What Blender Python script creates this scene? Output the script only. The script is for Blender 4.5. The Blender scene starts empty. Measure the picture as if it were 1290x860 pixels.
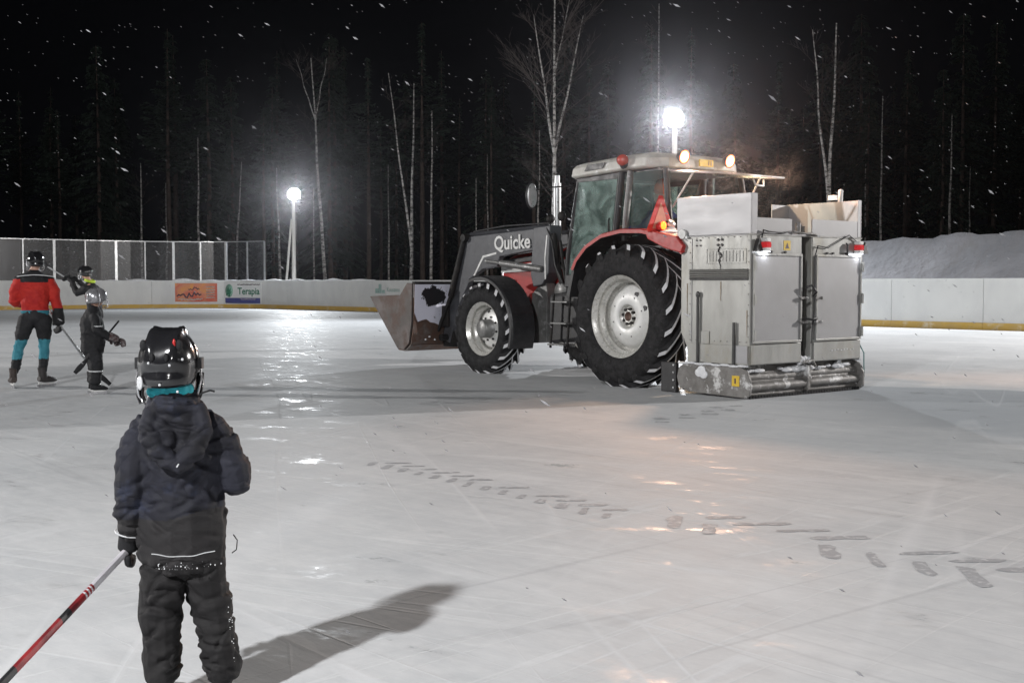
import bpy, math, random
import numpy as np
from mathutils import Vector, Matrix, noise, Quaternion
R = math.radians
PI = math.pi
rnd = random.Random(7)
sc = bpy.context.scene
C = sc.collection

# ------------------------------------------------------------------ camera, world, exposure
cam = bpy.data.cameras.new('camera'); cam_o = bpy.data.objects.new('camera', cam); C.objects.link(cam_o)
cam.sensor_width = 36; cam.lens = 36 * 1500 / 1290; cam.clip_start = .05; cam.clip_end = 800
cam_o.location = (0, 0, 1.3); cam_o.rotation_euler = (R(90) - math.atan(73 / 1500), 0, 0)
sc.camera = cam_o
w = bpy.data.worlds.new('World'); sc.world = w; w.use_nodes = True
w.node_tree.nodes['Background'].inputs[0].default_value = (.30, .33, .45, 1)
w.node_tree.nodes['Background'].inputs[1].default_value = .003
sc.view_settings.view_transform = 'Standard'; sc.view_settings.look = 'None'
sc.view_settings.exposure = 0; sc.view_settings.gamma = 1
sc.render.engine = 'CYCLES'
cy = sc.cycles
cy.use_denoising = True; cy.denoiser = 'OPENIMAGEDENOISE'
cy.max_bounces = 8; cy.diffuse_bounces = 3; cy.glossy_bounces = 3; cy.transmission_bounces = 5; cy.volume_bounces = 0
cy.transparent_max_bounces = 12; cy.sample_clamp_indirect = 4; cy.caustics_reflective = False; cy.caustics_refractive = False

# rink floodlights: (x, y, height, power W, colour, aim x, aim y)
LAMPS = [
    ('far_corner', -12.2, 67, 6.3, 8000, (.93, .97, 1), (2, 18), -70),
    ('far_side', 5.85, 43.5, 7.3, 13000, (.92, .96, 1), (-2, 14), -64),
    ('right_side', 25, 21.5, 7.3, 21000, (1, .96, .93), (-8, 32), -62),
    ('left_side', -28, 17, 7.3, 14500, (1, .97, .94), (-2, 30), -63),
    ('near_side', -5.6, -4.6, 7.95, 6500, (.985, .985, .99), (0, 14), -56),
    ('near_end_fill', 15, -24, 7.3, 4500, (1, .975, .96), (-2, 16), -64),  # unseen post added as fill to lift the dark ice
]

# ------------------------------------------------------------------ helpers
def link(o, parent=None):
    C.objects.link(o)
    if parent: o.parent = parent
    return o
def tag(o, label=None, cat=None, group=None, kind=None):
    if label: o['label'] = label
    if cat: o['category'] = cat
    if group: o['group'] = group
    if kind: o['kind'] = kind
    return o
def empty(name, loc, rz=0):
    o = bpy.data.objects.new(name, None); o.location = loc; o.rotation_euler = (0, 0, rz); o.empty_display_size = .2
    return link(o)
def copy_tree(o, parent=None, kids=None):
    c = o.copy(); link(c, parent)
    for ch in (kids or {}).get(o.name, []): copy_tree(ch, c, kids)
    return c
def kidmap(o):
    m = {}
    for x in C.objects:
        if x.parent: m.setdefault(x.parent.name, []).append(x)
    return m

class MB:
    def __init__(s): s.v = []; s.f = []; s.m = []; s.sm = []; s.M = Matrix.Identity(4)
    def add(s, vs, fs, mi=0, smooth=False):
        b = len(s.v)
        for p in vs: s.v.append(tuple(s.M @ Vector(p)))
        for f in fs: s.f.append(tuple(b + i for i in f)); s.m.append(mi); s.sm.append(smooth)
    def box(s, c, d, rot=None, mi=0, taper=1):
        hx, hy, hz = d[0] / 2, d[1] / 2, d[2] / 2
        m = Matrix.Translation(c) @ (rot.to_4x4() if rot else Matrix.Identity(4))
        vs = [m @ Vector((x * hx * (taper if z > 0 else 1), y * hy * (taper if z > 0 else 1), z * hz)) for z in (-1, 1) for y in (-1, 1) for x in (-1, 1)]
        s.add(vs, [(0, 2, 3, 1), (4, 5, 7, 6), (0, 1, 5, 4), (2, 6, 7, 3), (0, 4, 6, 2), (1, 3, 7, 5)], mi)
    def bb(s, a, b, mi=0):
        s.box([(a[i] + b[i]) / 2 for i in range(3)], [abs(b[i] - a[i]) for i in range(3)], mi=mi)
    def tube(s, pts, r, n=10, mi=0, caps=True, smooth=True, flat=1.0, ref=None):
        pts = [Vector(p) for p in pts]
        if not hasattr(r, '__len__'): r = [r] * len(pts)
        rings = []; up = None
        for i, p in enumerate(pts):
            t = (pts[min(i + 1, len(pts) - 1)] - pts[max(i - 1, 0)]).normalized()
            if up is None:
                up = Vector(ref) if ref else (Vector((0, 0, 1)) if abs(t.z) < .9 else Vector((1, 0, 0)))
            u = (up - t * up.dot(t)).normalized(); w_ = t.cross(u); up = u
            rr = r[i]; ru, rw = rr if hasattr(rr, '__len__') else (rr, rr * flat)
            rings.append([p + u * ru * math.cos(2 * PI * k / n) + w_ * rw * math.sin(2 * PI * k / n) for k in range(n)])
        vs = [q for g in rings for q in g]; fs = []
        for i in range(len(rings) - 1):
            for k in range(n):
                k2 = (k + 1) % n; fs.append((i * n + k, i * n + k2, (i + 1) * n + k2, (i + 1) * n + k))
        s.add(vs, fs, mi, smooth)
        if caps:
            b = len(rings) * n - n
            s.add(rings[0], [tuple(reversed(range(n)))], mi); s.add(rings[-1], [tuple(range(n))], mi)
    def cyl(s, a, b, r, n=16, mi=0, r2=None, smooth=True, caps=True): s.tube([a, b], [r, r if r2 is None else r2], n, mi, caps, smooth)
    def lathe(s, prof, n=32, mi=0, axis='Y', c=(0, 0, 0), smooth=True, mats=None):
        # prof: (radius, axial)
        vs = []; fs = []; ms = []
        for (r, h) in prof:
            for k in range(n):
                a = 2 * PI * k / n
                if axis == 'Y': q = (r * math.cos(a), h, -r * math.sin(a))
                elif axis == 'Z': q = (r * math.cos(a), r * math.sin(a), h)
                else: q = (h, r * math.cos(a), r * math.sin(a))
                vs.append((q[0] + c[0], q[1] + c[1], q[2] + c[2]))
        b = len(s.v)
        for p in vs: s.v.append(tuple(s.M @ Vector(p)))
        for i in range(len(prof) - 1):
            for k in range(n):
                k2 = (k + 1) % n
                s.f.append((b + i * n + k, b + i * n + k2, b + (i + 1) * n + k2, b + (i + 1) * n + k)); s.m.append(mats[i] if mats else mi); s.sm.append(smooth)
    def prism(s, poly, y0, y1, mi=0, plane='XZ'):
        # extrude polygon (2D) between y0 and y1 along the missing axis
        n = len(poly)
        def P(a, b, c): return (a, c, b) if plane == 'XZ' else ((c, a, b) if plane == 'YZ' else (a, b, c))
        vs = [P(a, b, y0) for a, b in poly] + [P(a, b, y1) for a, b in poly]
        fs = [tuple(range(n)), tuple(reversed(range(n, 2 * n)))] + [(i, i + n, (i + 1) % n + n, (i + 1) % n) for i in range(n)]
        s.add(vs, fs, mi)
    def ball(s, c, r, nu=16, nv=10, mi=0, smooth=True, rot=None):
        if not hasattr(r, '__len__'): r = (r, r, r)
        vs = []; fs = []
        for j in range(nv + 1):
            t = PI * j / nv
            for k in range(nu):
                a = 2 * PI * k / nu
                q = Vector((r[0] * math.sin(t) * math.cos(a), r[1] * math.sin(t) * math.sin(a), r[2] * math.cos(t)))
                if rot: q = rot @ q
                vs.append(q + Vector(c))
        for j in range(nv):
            for k in range(nu):
                k2 = (k + 1) % nu; fs.append((j * nu + k, (j + 1) * nu + k, (j + 1) * nu + k2, j * nu + k2))
        s.add(vs, fs, mi, smooth)
    def grid(s, fn, nu, nv, mi=0, smooth=True):
        vs = [fn(i / nu, j / nv) for j in range(nv + 1) for i in range(nu + 1)]
        fs = [(j * (nu + 1) + i, j * (nu + 1) + i + 1, (j + 1) * (nu + 1) + i + 1, (j + 1) * (nu + 1) + i) for j in range(nv) for i in range(nu)]
        s.add(vs, fs, mi, smooth)
    def mesh(s, name, mats):
        me = bpy.data.meshes.new(name); me.from_pydata(s.v, [], s.f)
        me.polygons.foreach_set('material_index', s.m); me.polygons.foreach_set('use_smooth', s.sm)
        for m in (mats if isinstance(mats, (list, tuple)) else [mats]): me.materials.append(m)
        me.update(); return me
    def build(s, name, mats, parent=None, bev=0, seg=2, fix=True):
        me = s.mesh(name, mats)
        if fix:
            import bmesh
            b = bmesh.new(); b.from_mesh(me); bmesh.ops.recalc_face_normals(b, faces=b.faces); b.to_mesh(me); b.free()
        o = bpy.data.objects.new(name, me); link(o, parent)
        if bev:
            md = o.modifiers.new('bevel', 'BEVEL'); md.width = bev; md.segments = seg; md.limit_method = 'ANGLE'; md.angle_limit = R(40); md.harden_normals = False
        return o
def one(name, m, parent, fn, bev=0, **k):
    b = MB(); fn(b); return b.build(name, m, parent, bev=bev, **k)

def text_obj(name, txt, size, m, parent, loc, xdir, up, depth=.002, bold=0, shear=0, align='CENTER', sx=1, space=1):
    cu = bpy.data.curves.new(name, 'FONT'); cu.body = txt; cu.size = size; cu.extrude = depth; cu.align_x = align; cu.align_y = 'CENTER'; cu.offset = bold; cu.shear = shear; cu.space_character = space
    cu.resolution_u = 3
    o = bpy.data.objects.new('tmp', cu); C.objects.link(o)
    dg = bpy.context.evaluated_depsgraph_get(); me = bpy.data.meshes.new_from_object(o.evaluated_get(dg))
    C.objects.unlink(o); bpy.data.objects.remove(o)
    me.materials.clear(); me.materials.append(m)
    x = Vector(xdir).normalized(); y = Vector(up).normalized(); z = x.cross(y)
    t = bpy.data.objects.new(name, me); link(t, parent)
    M = Matrix((x * sx, y, z)).transposed().to_4x4(); M.translation = Vector(loc); t.matrix_local = M
    return t

# ------------------------------------------------------------------ materials
def nodes(name):
    m = bpy.data.materials.new(name); m.use_nodes = True
    nt = m.node_tree; return m, nt, nt.nodes['Principled BSDF']
def mat(name, col, rough=.5, metal=0, col2=None, scale=8, thr=(.4, .65), bump=0, bscale=60, emit=None, es=0, coat=0, spec=None, detail=5, rvar=.12, stretch=(1, 1, 1), col3=None, scale3=2.2, thr3=(.58, .66), crease=0):
    m, nt, p = nodes(name); N = nt.nodes; L = nt.links
    p.inputs['Roughness'].default_value = rough; p.inputs['Metallic'].default_value = metal
    if coat: p.inputs['Coat Weight'].default_value = coat; p.inputs['Coat Roughness'].default_value = .12
    if spec is not None: p.inputs['Specular IOR Level'].default_value = spec
    p.inputs['Base Color'].default_value = (*col, 1)
    tc = N.new('ShaderNodeTexCoord'); mp = N.new('ShaderNodeMapping'); mp.inputs['Scale'].default_value = stretch
    L.new(tc.outputs['Object'], mp.inputs[0])
    def nz(sc_, d=detail, rg=.6):
        n = N.new('ShaderNodeTexNoise'); n.inputs['Scale'].default_value = sc_; n.inputs['Detail'].default_value = d; n.inputs['Roughness'].default_value = rg
        L.new(mp.outputs[0], n.inputs['Vector']); return n
    def ramp(src, a, b, c0=(0, 0, 0), c1=(1, 1, 1)):
        r = N.new('ShaderNodeValToRGB'); r.color_ramp.elements[0].position = a; r.color_ramp.elements[1].position = b
        r.color_ramp.elements[0].color = (*c0, 1); r.color_ramp.elements[1].color = (*c1, 1); L.new(src, r.inputs[0]); return r
    if col2 is None: col2 = tuple(min(1, c * .78) for c in col)
    n = nz(scale); r = ramp(n.outputs[0], *thr, col, col2); out = r.outputs[0]
    if col3:
        n3 = nz(scale3, 8, .7); r3 = ramp(n3.outputs[0], *thr3)
        mx = N.new('ShaderNodeMix'); mx.data_type = 'RGBA'; L.new(r3.outputs[0], mx.inputs[0]); L.new(out, mx.inputs[6]); mx.inputs[7].default_value = (*col3, 1); out = mx.outputs[2]
    L.new(out, p.inputs['Base Color'])
    if rvar:
        n2 = nz(scale * 2.3); mr = N.new('ShaderNodeMapRange'); mr.inputs['To Min'].default_value = max(.03, rough - rvar); mr.inputs['To Max'].default_value = min(1, rough + rvar)
        mr.inputs['From Min'].default_value = .3; mr.inputs['From Max'].default_value = .7
        L.new(n2.outputs[0], mr.inputs[0]); L.new(mr.outputs[0], p.inputs['Roughness'])
    if bump:
        n4 = nz(bscale, 4); b = N.new('ShaderNodeBump'); b.inputs['Strength'].default_value = 1; b.inputs['Distance'].default_value = bump
        L.new(n4.outputs[0], b.inputs['Height']); L.new(b.outputs[0], p.inputs['Normal'])
    if crease:
        mq = N.new('ShaderNodeMapping'); mq.inputs['Scale'].default_value = (1, 1, 1.9); mq.inputs['Rotation'].default_value = (0, .35, 0); L.new(tc.outputs['Object'], mq.inputs[0])
        hs = None
        for sc_, wt in ((4.2, 1.0), (9, .30)):
            q = N.new('ShaderNodeTexNoise'); q.inputs['Scale'].default_value = sc_; q.inputs['Detail'].default_value = 1.5; q.inputs['Distortion'].default_value = .9; L.new(mq.outputs[0], q.inputs['Vector'])
            a1 = N.new('ShaderNodeMath'); a1.operation = 'SUBTRACT'; a1.inputs[1].default_value = .5; L.new(q.outputs[0], a1.inputs[0])
            a2 = N.new('ShaderNodeMath'); a2.operation = 'ABSOLUTE'; L.new(a1.outputs[0], a2.inputs[0])
            a3 = N.new('ShaderNodeMath'); a3.operation = 'POWER'; a3.inputs[1].default_value = .6; L.new(a2.outputs[0], a3.inputs[0])
            a4 = N.new('ShaderNodeMath'); a4.operation = 'MULTIPLY'; a4.inputs[1].default_value = wt; L.new(a3.outputs[0], a4.inputs[0])
            if hs is None: hs = a4.outputs[0]
            else:
                a5 = N.new('ShaderNodeMath'); a5.operation = 'ADD'; L.new(hs, a5.inputs[0]); L.new(a4.outputs[0], a5.inputs[1]); hs = a5.outputs[0]
        b2 = N.new('ShaderNodeBump'); b2.inputs['Strength'].default_value = 1; b2.inputs['Distance'].default_value = crease; L.new(hs, b2.inputs['Height'])
        if bump: L.new(b.outputs[0], b2.inputs['Normal'])
        L.new(b2.outputs[0], p.inputs['Normal'])
    if emit: p.inputs['Emission Color'].default_value = (*emit, 1); p.inputs['Emission Strength'].default_value = es
    return m
def glass(name, tint, gloss=.12, fog_sheen=.15, rough=.03, fog_sheen_col=None, fres=.6):
    m, nt, p = nodes(name); N = nt.nodes; L = nt.links; N.remove(p)
    out = [x for x in N if x.type == 'OUTPUT_MATERIAL'][0]
    tr = N.new('ShaderNodeBsdfTransparent'); tr.inputs[0].default_value = (*tint, 1)
    gl = N.new('ShaderNodeBsdfGlossy'); gl.inputs['Roughness'].default_value = rough
    df = N.new('ShaderNodeBsdfDiffuse'); df.inputs[0].default_value = (*(fog_sheen_col or tint), 1)
    fr = N.new('ShaderNodeLayerWeight'); fr.inputs[0].default_value = .25
    ad = N.new('ShaderNodeMath'); ad.operation = 'MULTIPLY_ADD'; ad.inputs[1].default_value = fres; ad.inputs[2].default_value = gloss; L.new(fr.outputs['Fresnel'], ad.inputs[0]); ad.use_clamp = True
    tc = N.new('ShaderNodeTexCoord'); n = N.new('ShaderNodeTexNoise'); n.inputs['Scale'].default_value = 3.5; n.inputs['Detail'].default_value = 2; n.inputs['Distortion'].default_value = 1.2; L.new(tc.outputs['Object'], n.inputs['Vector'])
    mr = N.new('ShaderNodeMapRange'); mr.inputs['From Min'].default_value = .35; mr.inputs['From Max'].default_value = .7; mr.inputs['To Min'].default_value = fog_sheen * .35; mr.inputs['To Max'].default_value = fog_sheen * 1.6; L.new(n.outputs[0], mr.inputs[0])
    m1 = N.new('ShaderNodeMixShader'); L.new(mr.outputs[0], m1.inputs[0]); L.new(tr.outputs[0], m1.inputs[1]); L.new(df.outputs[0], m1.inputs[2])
    m2 = N.new('ShaderNodeMixShader'); L.new(ad.outputs[0], m2.inputs[0]); L.new(m1.outputs[0], m2.inputs[1]); L.new(gl.outputs[0], m2.inputs[2])
    L.new(m2.outputs[0], out.inputs[0]); return m
def emitter(name, col, s):
    m, nt, p = nodes(name); p.inputs['Base Color'].default_value = (*col, 1)
    p.inputs['Emission Color'].default_value = (*col, 1); p.inputs['Emission Strength'].default_value = s; return m

M_red = mat('tractor_red', (.42, .020, .018), .42, col2=(.34, .018, .016), coat=.15, col3=(.45, .25, .23), scale3=5, thr3=(.68, .80))
M_cream = mat('roof_cream', (.56, .55, .51), .45, col2=(.42, .40, .36), col3=(.75, .75, .74), scale3=6)
M_black = mat('black_plastic', (.018, .018, .02), .45, col2=(.03, .03, .033), col3=(.12, .12, .13), scale3=9, thr3=(.62, .75))
M_dark = mat('chassis_black', (.014, .014, .015), .6, col2=(.03, .027, .025), spec=.3, col3=(.13, .13, .135), scale3=12, thr3=(.66, .74), bump=.004)
M_rubber = mat('tyre_rubber', (.013, .013, .014), .8, col2=(.028, .028, .03), scale=14, bump=.002, bscale=50, spec=.25, col3=(.07, .07, .073), scale3=30, thr3=(.6, .7))
M_frost = mat('frosted_rubber', (.74, .74, .76), .75, col2=(.22, .22, .225), scale=9, thr=(.55, .75), bump=.003)
M_rim = mat('rim_silver', (.70, .69, .66), .3, .25, col2=(.60, .59, .55), col3=(.4, .38, .34), scale3=2, thr3=(.6, .8))
M_disc = mat('wheel_disc', (.78, .78, .77), .4, .1, col2=(.68, .68, .66), col3=(.25, .22, .18), scale3=11, thr3=(.66, .72))
M_loader = mat('loader_grey', (.085, .088, .098), .4, .1, col2=(.06, .062, .07), coat=.2, col3=(.3, .3, .31), scale3=14, thr3=(.66, .73))
M_loaderg = mat('worn_grey_steel', (.24, .24, .235), .45, .4, col2=(.16, .16, .16), col3=(.4, .4, .4), scale3=9)
M_white = mat('white_paint', (.78, .78, .77), .5)
M_rust = mat('rusty_steel', (.13, .075, .055), .6, .3, col2=(.085, .055, .045), scale=6, bump=.004, col3=(.2, .19, .18), scale3=3, thr3=(.5, .7))
M_bucket = mat('bucket_grey', (.10, .09, .085), .5, .4, col2=(.16, .14, .135), scale=3, col3=(.1, .07, .06), scale3=2, thr3=(.5, .6), bump=.002)
M_snowm = mat('snow_packed', (.82, .83, .85), .8, col2=(.72, .73, .76), scale=14, bump=.01, bscale=30)
M_alu = mat('worn_aluminium', (.38, .38, .365), .42, .35, col2=(.31, .31, .295), scale=3, col3=(.27, .25, .20), scale3=2.5, thr3=(.52, .72), bump=.0015, bscale=25, stretch=(1, 1, .35))
M_alu2 = mat('door_aluminium', (.33, .327, .335), .45, .25, col2=(.30, .297, .30), scale=2, rvar=.03, col3=(.34, .335, .33), scale3=5, thr3=(.62, .8), bump=.0006, bscale=14)
M_alub = mat('bright_sheet_metal', (.34, .34, .35), .42, .35, col2=(.28, .28, .29), scale=2.4, rvar=.05, thr=(.35, .7), stretch=(.3, 1, 1), bump=.001, bscale=8)
M_steel = mat('dirty_steel', (.22, .212, .205), .6, .25, col2=(.14, .133, .125), scale=7, col3=(.62, .62, .62), scale3=4, thr3=(.55, .62), bump=.004)
M_rod = mat('dark_rod', (.09, .09, .09), .5, .5)
M_yellow = mat('yellow_sticker', (.75, .50, .03), .5, col2=(.6, .4, .03), scale=20)
M_board = mat('board_white', (.70, .71, .70), .45, col2=(.62, .63, .63), scale=1.3, col3=(.24, .25, .26), scale3=7, thr3=(.66, .74), stretch=(1, 1, .6), rvar=.1)
M_kick = mat('kick_strip_yellow', (.62, .40, .07), .5, col2=(.55, .36, .10), scale=2, col3=(.7, .62, .45), scale3=2.5, thr3=(.55, .7))
M_galv = mat('galvanised_steel', (.62, .63, .64), .35, .6)
M_pole = mat('pole_wood_grey', (.55, .53, .50), .6, col2=(.42, .40, .37), scale=3, stretch=(4, 4, .3))
M_lens = emitter('floodlight_lens', (.93, .97, 1), 60)
M_lensw = emitter('warm_lamp_lens', (1, .55, .30), 30)
M_lensw2 = emitter('warm_lamp_lens_mid', (1, .45, .18), 14); M_lensw3 = emitter('warm_lamp_lens_rim', (1, .20, .05), 1.8)
M_orangeon = emitter('lit_orange_lens', (1, .12, .01), 6)
M_orange = mat('orange_fluorescent', (.75, .16, .06), .6)
M_pinkref = mat('reflective_salmon', (.62, .26, .17), .5, col2=(.55, .23, .15), scale=30)
M_redref = mat('reflective_red', (.6, .03, .03), .4)
M_glass = glass('cab_glass_green', (.66, .80, .75), .16, .34, fog_sheen_col=(.50, .64, .60))  # pale green diffuse mixed in: reflections painted into the glass colour
M_glass2 = glass('cab_glass_rear', (.78, .86, .84), .10, .08, fog_sheen_col=(.5, .6, .6))
M_screen = glass('screen_mesh_plexi', (.82, .83, .85), .02, .02, .3, fog_sheen_col=(.62, .62, .66), fres=.2)
M_bark = None

# ------------------------------------------------------------------ ice and ground
def ice_material():
    m, nt, p = nodes('rink_ice'); N = nt.nodes; L = nt.links
    geo = N.new('ShaderNodeNewGeometry')
    def noi(scale, vec, detail=6, rg=.6, dist=0):
        n = N.new('ShaderNodeTexNoise'); n.inputs['Scale'].default_value = scale; n.inputs['Detail'].default_value = detail; n.inputs['Roughness'].default_value = rg; n.inputs['Distortion'].default_value = dist
        L.new(vec, n.inputs['Vector']); return n.outputs[0]
    def mapv(rot, sx, sy, loc=0):
        # texture mapping: turned first, stretched after, so streaks can run in any direction
        mp = N.new('ShaderNodeMapping'); mp.vector_type = 'TEXTURE'; mp.inputs['Rotation'].default_value = (0, 0, -rot); mp.inputs['Scale'].default_value = (1 / sx, 1 / sy, 1); mp.inputs['Location'].default_value = (-loc, -loc * .7, 0)
        L.new(geo.outputs['Position'], mp.inputs[0]); return mp.outputs[0]
    def mr(v, a, b, c, d):
        x = N.new('ShaderNodeMapRange'); x.inputs['From Min'].default_value = a; x.inputs['From Max'].default_value = b; x.inputs['To Min'].default_value = c; x.inputs['To Max'].default_value = d; L.new(v, x.inputs[0]); return x.outputs[0]
    def mth(op, a, b=None, c=None):
        x = N.new('ShaderNodeMath'); x.operation = op
        for i, q in enumerate((a, b, c)):
            if q is None: continue
            if isinstance(q, (int, float)): x.inputs[i].default_value = q
            else: L.new(q, x.inputs[i])
        return x.outputs[0]
    # skate scratches: ridged noise bands in several directions
    def scratch(rot, loc, wid, sc_=1.0, rare=.5):
        v = mapv(rot, .05 * sc_, 1.1 * sc_, loc); n = noi(1.0, v, 2.5, .5, .25)
        d = mth('ABSOLUTE', mth('SUBTRACT', n, .5)); line = mr(d, 0, wid, 1, 0)
        msk = mr(noi(.5, mapv(rot + 1, .4, .4, loc + 3), 2), rare, rare + .12, 0, 1)
        return mth('MULTIPLY', line, msk)
    s1 = scratch(.8, 0, .010, 1.6, .40); s2 = scratch(.45, 5, .009, 1.3, .42); s3 = scratch(1.35, 11, .009, 1.0, .44); s4 = scratch(-.8, 20, .008, 3, .42); s5 = scratch(-1.2, 31, .007, .6, .42)
    scr = mth('MAXIMUM', mth('MAXIMUM', s1, s2), mth('MAXIMUM', mth('MAXIMUM', s3, s4), s5))
    blot = noi(.55, mapv(.8, .8, 1.1), 7, .64)
    streak = mth('ADD', mth('MULTIPLY', noi(1.0, mapv(.75, .45, 3.0, 2), 6, .66), .6), mth('MULTIPLY', noi(1.0, mapv(-.9, .6, 2.4, 8), 6, .66), .4))
    fine = noi(9, mapv(.7, .6, 1.3), 6, .75)
    ramp = N.new('ShaderNodeValToRGB'); e = ramp.color_ramp.elements
    e[0].position = .37; e[0].color = (.52, .54, .56, 1); e[1].position = .63; e[1].color = (.74, .75, .76, 1)
    comb = mth('ADD', mth('ADD', mth('MULTIPLY', blot, .34), mth('MULTIPLY', streak, .36)), mth('MULTIPLY', fine, .30)); L.new(comb, ramp.inputs[0])
    # freshly flooded, wet track: darker stain with its own outline behind the machine
    sep = N.new('ShaderNodeSeparateXYZ'); L.new(geo.outputs['Position'], sep.inputs[0]); X, Y = sep.outputs[0], sep.outputs[1]
    wob = mr(noi(2.5, mapv(0, .5, 1), 5), .3, .7, -.10, .10)
    # upper edge through (4.4,15.25)-(6.3,14.35); lower edge about 2.2 m nearer
    d1 = mth('SUBTRACT', mth('SUBTRACT', 17.2, mth('MULTIPLY', X, .45)), Y)
    d1 = mth('ADD', d1, wob)
    a1 = mr(d1, -.02, .10, 0, 1)
    d2 = mth('SUBTRACT', d1, 5.2); a2 = mr(mth('ADD', d2, mth('MULTIPLY', wob, 6)), -.8, 1.2, 1, 0)
    a3 = mr(X, 2.6, 4.2, 0, 1)
    wet = mth('MULTIPLY', mth('MULTIPLY', a1, a2), a3)
    mix = N.new('ShaderNodeMix'); mix.data_type = 'RGBA'; L.new(mth('MULTIPLY', wet, .85), mix.inputs[0]); L.new(ramp.outputs[0], mix.inputs[6]); mix.inputs[7].default_value = (.40, .43, .46, 1)
    mix2 = N.new('ShaderNodeMix'); mix2.data_type = 'RGBA'; L.new(mth('MULTIPLY', scr, mr(Y, 6, 16, .36, .05)), mix2.inputs[0]); L.new(mix.outputs[2], mix2.inputs[6]); mix2.inputs[7].default_value = (.82, .83, .85, 1)
    # darker thin cuts
    dk = scratch(.9, 40, .005, .9, .42); dk2 = scratch(-.65, 60, .006, .8, .42)
    mix3 = N.new('ShaderNodeMix'); mix3.data_type = 'RGBA'; L.new(mth('MULTIPLY', mth('MAXIMUM', dk, dk2), mr(Y, 6, 16, .24, .05)), mix3.inputs[0]); L.new(mix2.outputs[2], mix3.inputs[6]); mix3.inputs[7].default_value = (.3, .31, .33, 1)
    L.new(mix3.outputs[2], p.inputs['Base Color'])
    rg = mth('ADD', mr(mth('ADD', mth('MULTIPLY', blot, .5), mth('MULTIPLY', fine, .5)), .35, .65, .52, .70), mth('MULTIPLY', scr, .1))
    film = mr(noi(1.9, mapv(.5, .9, 1.5, 14), 7, .72), .57, .66, 0, 1)      # thin films of melt water, streaky
    rg = mth('SUBTRACT', rg, mth('MULTIPLY', film, .36))
    L.new(mth('SUBTRACT', rg, mth('MULTIPLY', wet, .05)), p.inputs['Roughness'])
    L.new(mth('ADD', mth('MULTIPLY', film, .26), .04), p.inputs['Specular IOR Level'])
    h = mth('ADD', mth('ADD', mth('MULTIPLY', streak, .012), mth('MULTIPLY', fine, .0022)), mth('MULTIPLY', scr, .003))
    h = mth('ADD', h, mth('MULTIPLY', noi(5, mapv(.8, .5, 1.3, 9), 4), .006))
    b = N.new('ShaderNodeBump'); b.inputs['Distance'].default_value = 1; b.inputs['Strength'].default_value = .55; L.new(h, b.inputs['Height']); L.new(b.outputs[0], p.inputs['Normal'])
    return m
M_ice = ice_material()

# board line (inside face), from right of the frame round the far corner to the left
CP = [(40, 3.6), (30, 14.7), (14, 32.5), (-3, 51.4), (-7, 55.9), (-10.2, 59.4), (-12.8, 62.2), (-15.2, 63.4), (-17.8, 63.3), (-20.8, 61.9), (-25, 58.4), (-31, 53.3), (-46, 40.5)]
def catmull(P, n=16):
    out = []
    for i in range(len(P) - 1):
        p0 = P[max(i - 1, 0)]; p1 = P[i]; p2 = P[i + 1]; p3 = P[min(i + 2, len(P) - 1)]
        for k in range(n):
            t = k / n
            out.append(tuple(.5 * ((2 * p1[j]) + (-p0[j] + p2[j]) * t + (2 * p0[j] - 5 * p1[j] + 4 * p2[j] - p3[j]) * t * t + (-p0[j] + 3 * p1[j] - 3 * p2[j] + p3[j]) * t ** 3) for j in (0, 1)))
    out.append(P[-1]); return out
line = catmull(CP)
cum = [0]
for i in range(1, len(line)): cum.append(cum[-1] + math.dist(line[i], line[i - 1]))
def on_line(s, off=0):
    s = max(0, min(cum[-1] - 1e-4, s)); i = max(1, int(np.searchsorted(cum, s))); t = (s - cum[i - 1]) / (cum[i] - cum[i - 1])
    a, b = line[i - 1], line[i]; d = Vector((b[0] - a[0], b[1] - a[1])).normalized(); n = Vector((d.y, -d.x))   # outward is to the right of travel
    p = Vector(a).lerp(Vector(b), t) + n * off; return p, d, n
g = MB(); g.add([(-400, -200, -.02), (400, -200, -.02), (400, 500, -.02), (-400, 500, -.02)], [(0, 1, 2, 3)])
M_ground = mat('snow_ground', (.72, .74, .78), .85, col2=(.6, .62, .66), scale=.5, bump=.05, bscale=1.5)
tag(g.build('snow_ground', M_ground), kind='structure')
g = MB()
pts = [(p[0], p[1]) for p in line] + [(-46, 40.5), (-60, 20), (-60, -40), (60, -40), (60, 3.6)]
g.add([(x, y, 0) for x, y in pts], [tuple(range(len(pts)))])
ice = g.build('ice_rink_surface', M_ice, fix=False); tag(ice, kind='structure')
if ice.data.polygons[0].normal.z < 0: ice.data.flip_normals()

# ---- boards
boards = empty('rink_boards', (0, 0, 0)); tag(boards, 'white rink boards with yellow kick strip running round the far side of the ice', 'rink boards')
BH = 1.41
def strip(b, s0, s1, o0, o1, z0, z1, n=4, mi=0):
    vs = []; fs = []
    for k in range(n + 1):
        s = s0 + (s1 - s0) * k / n
        a = on_line(s, o0)[0]; c = on_line(s, o1)[0]
        vs += [(a.x, a.y, z0), (a.x, a.y, z1), (c.x, c.y, z1), (c.x, c.y, z0)]
    for k in range(n):
        for j in range(4): fs.append((k * 4 + j, k * 4 + (j + 1) % 4, k * 4 + 4 + (j + 1) % 4, k * 4 + 4 + j))
    fs += [(0, 1, 2, 3), tuple(4 * n + i for i in (3, 2, 1, 0))]
    b.add(vs, fs, mi)
s = .3
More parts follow.
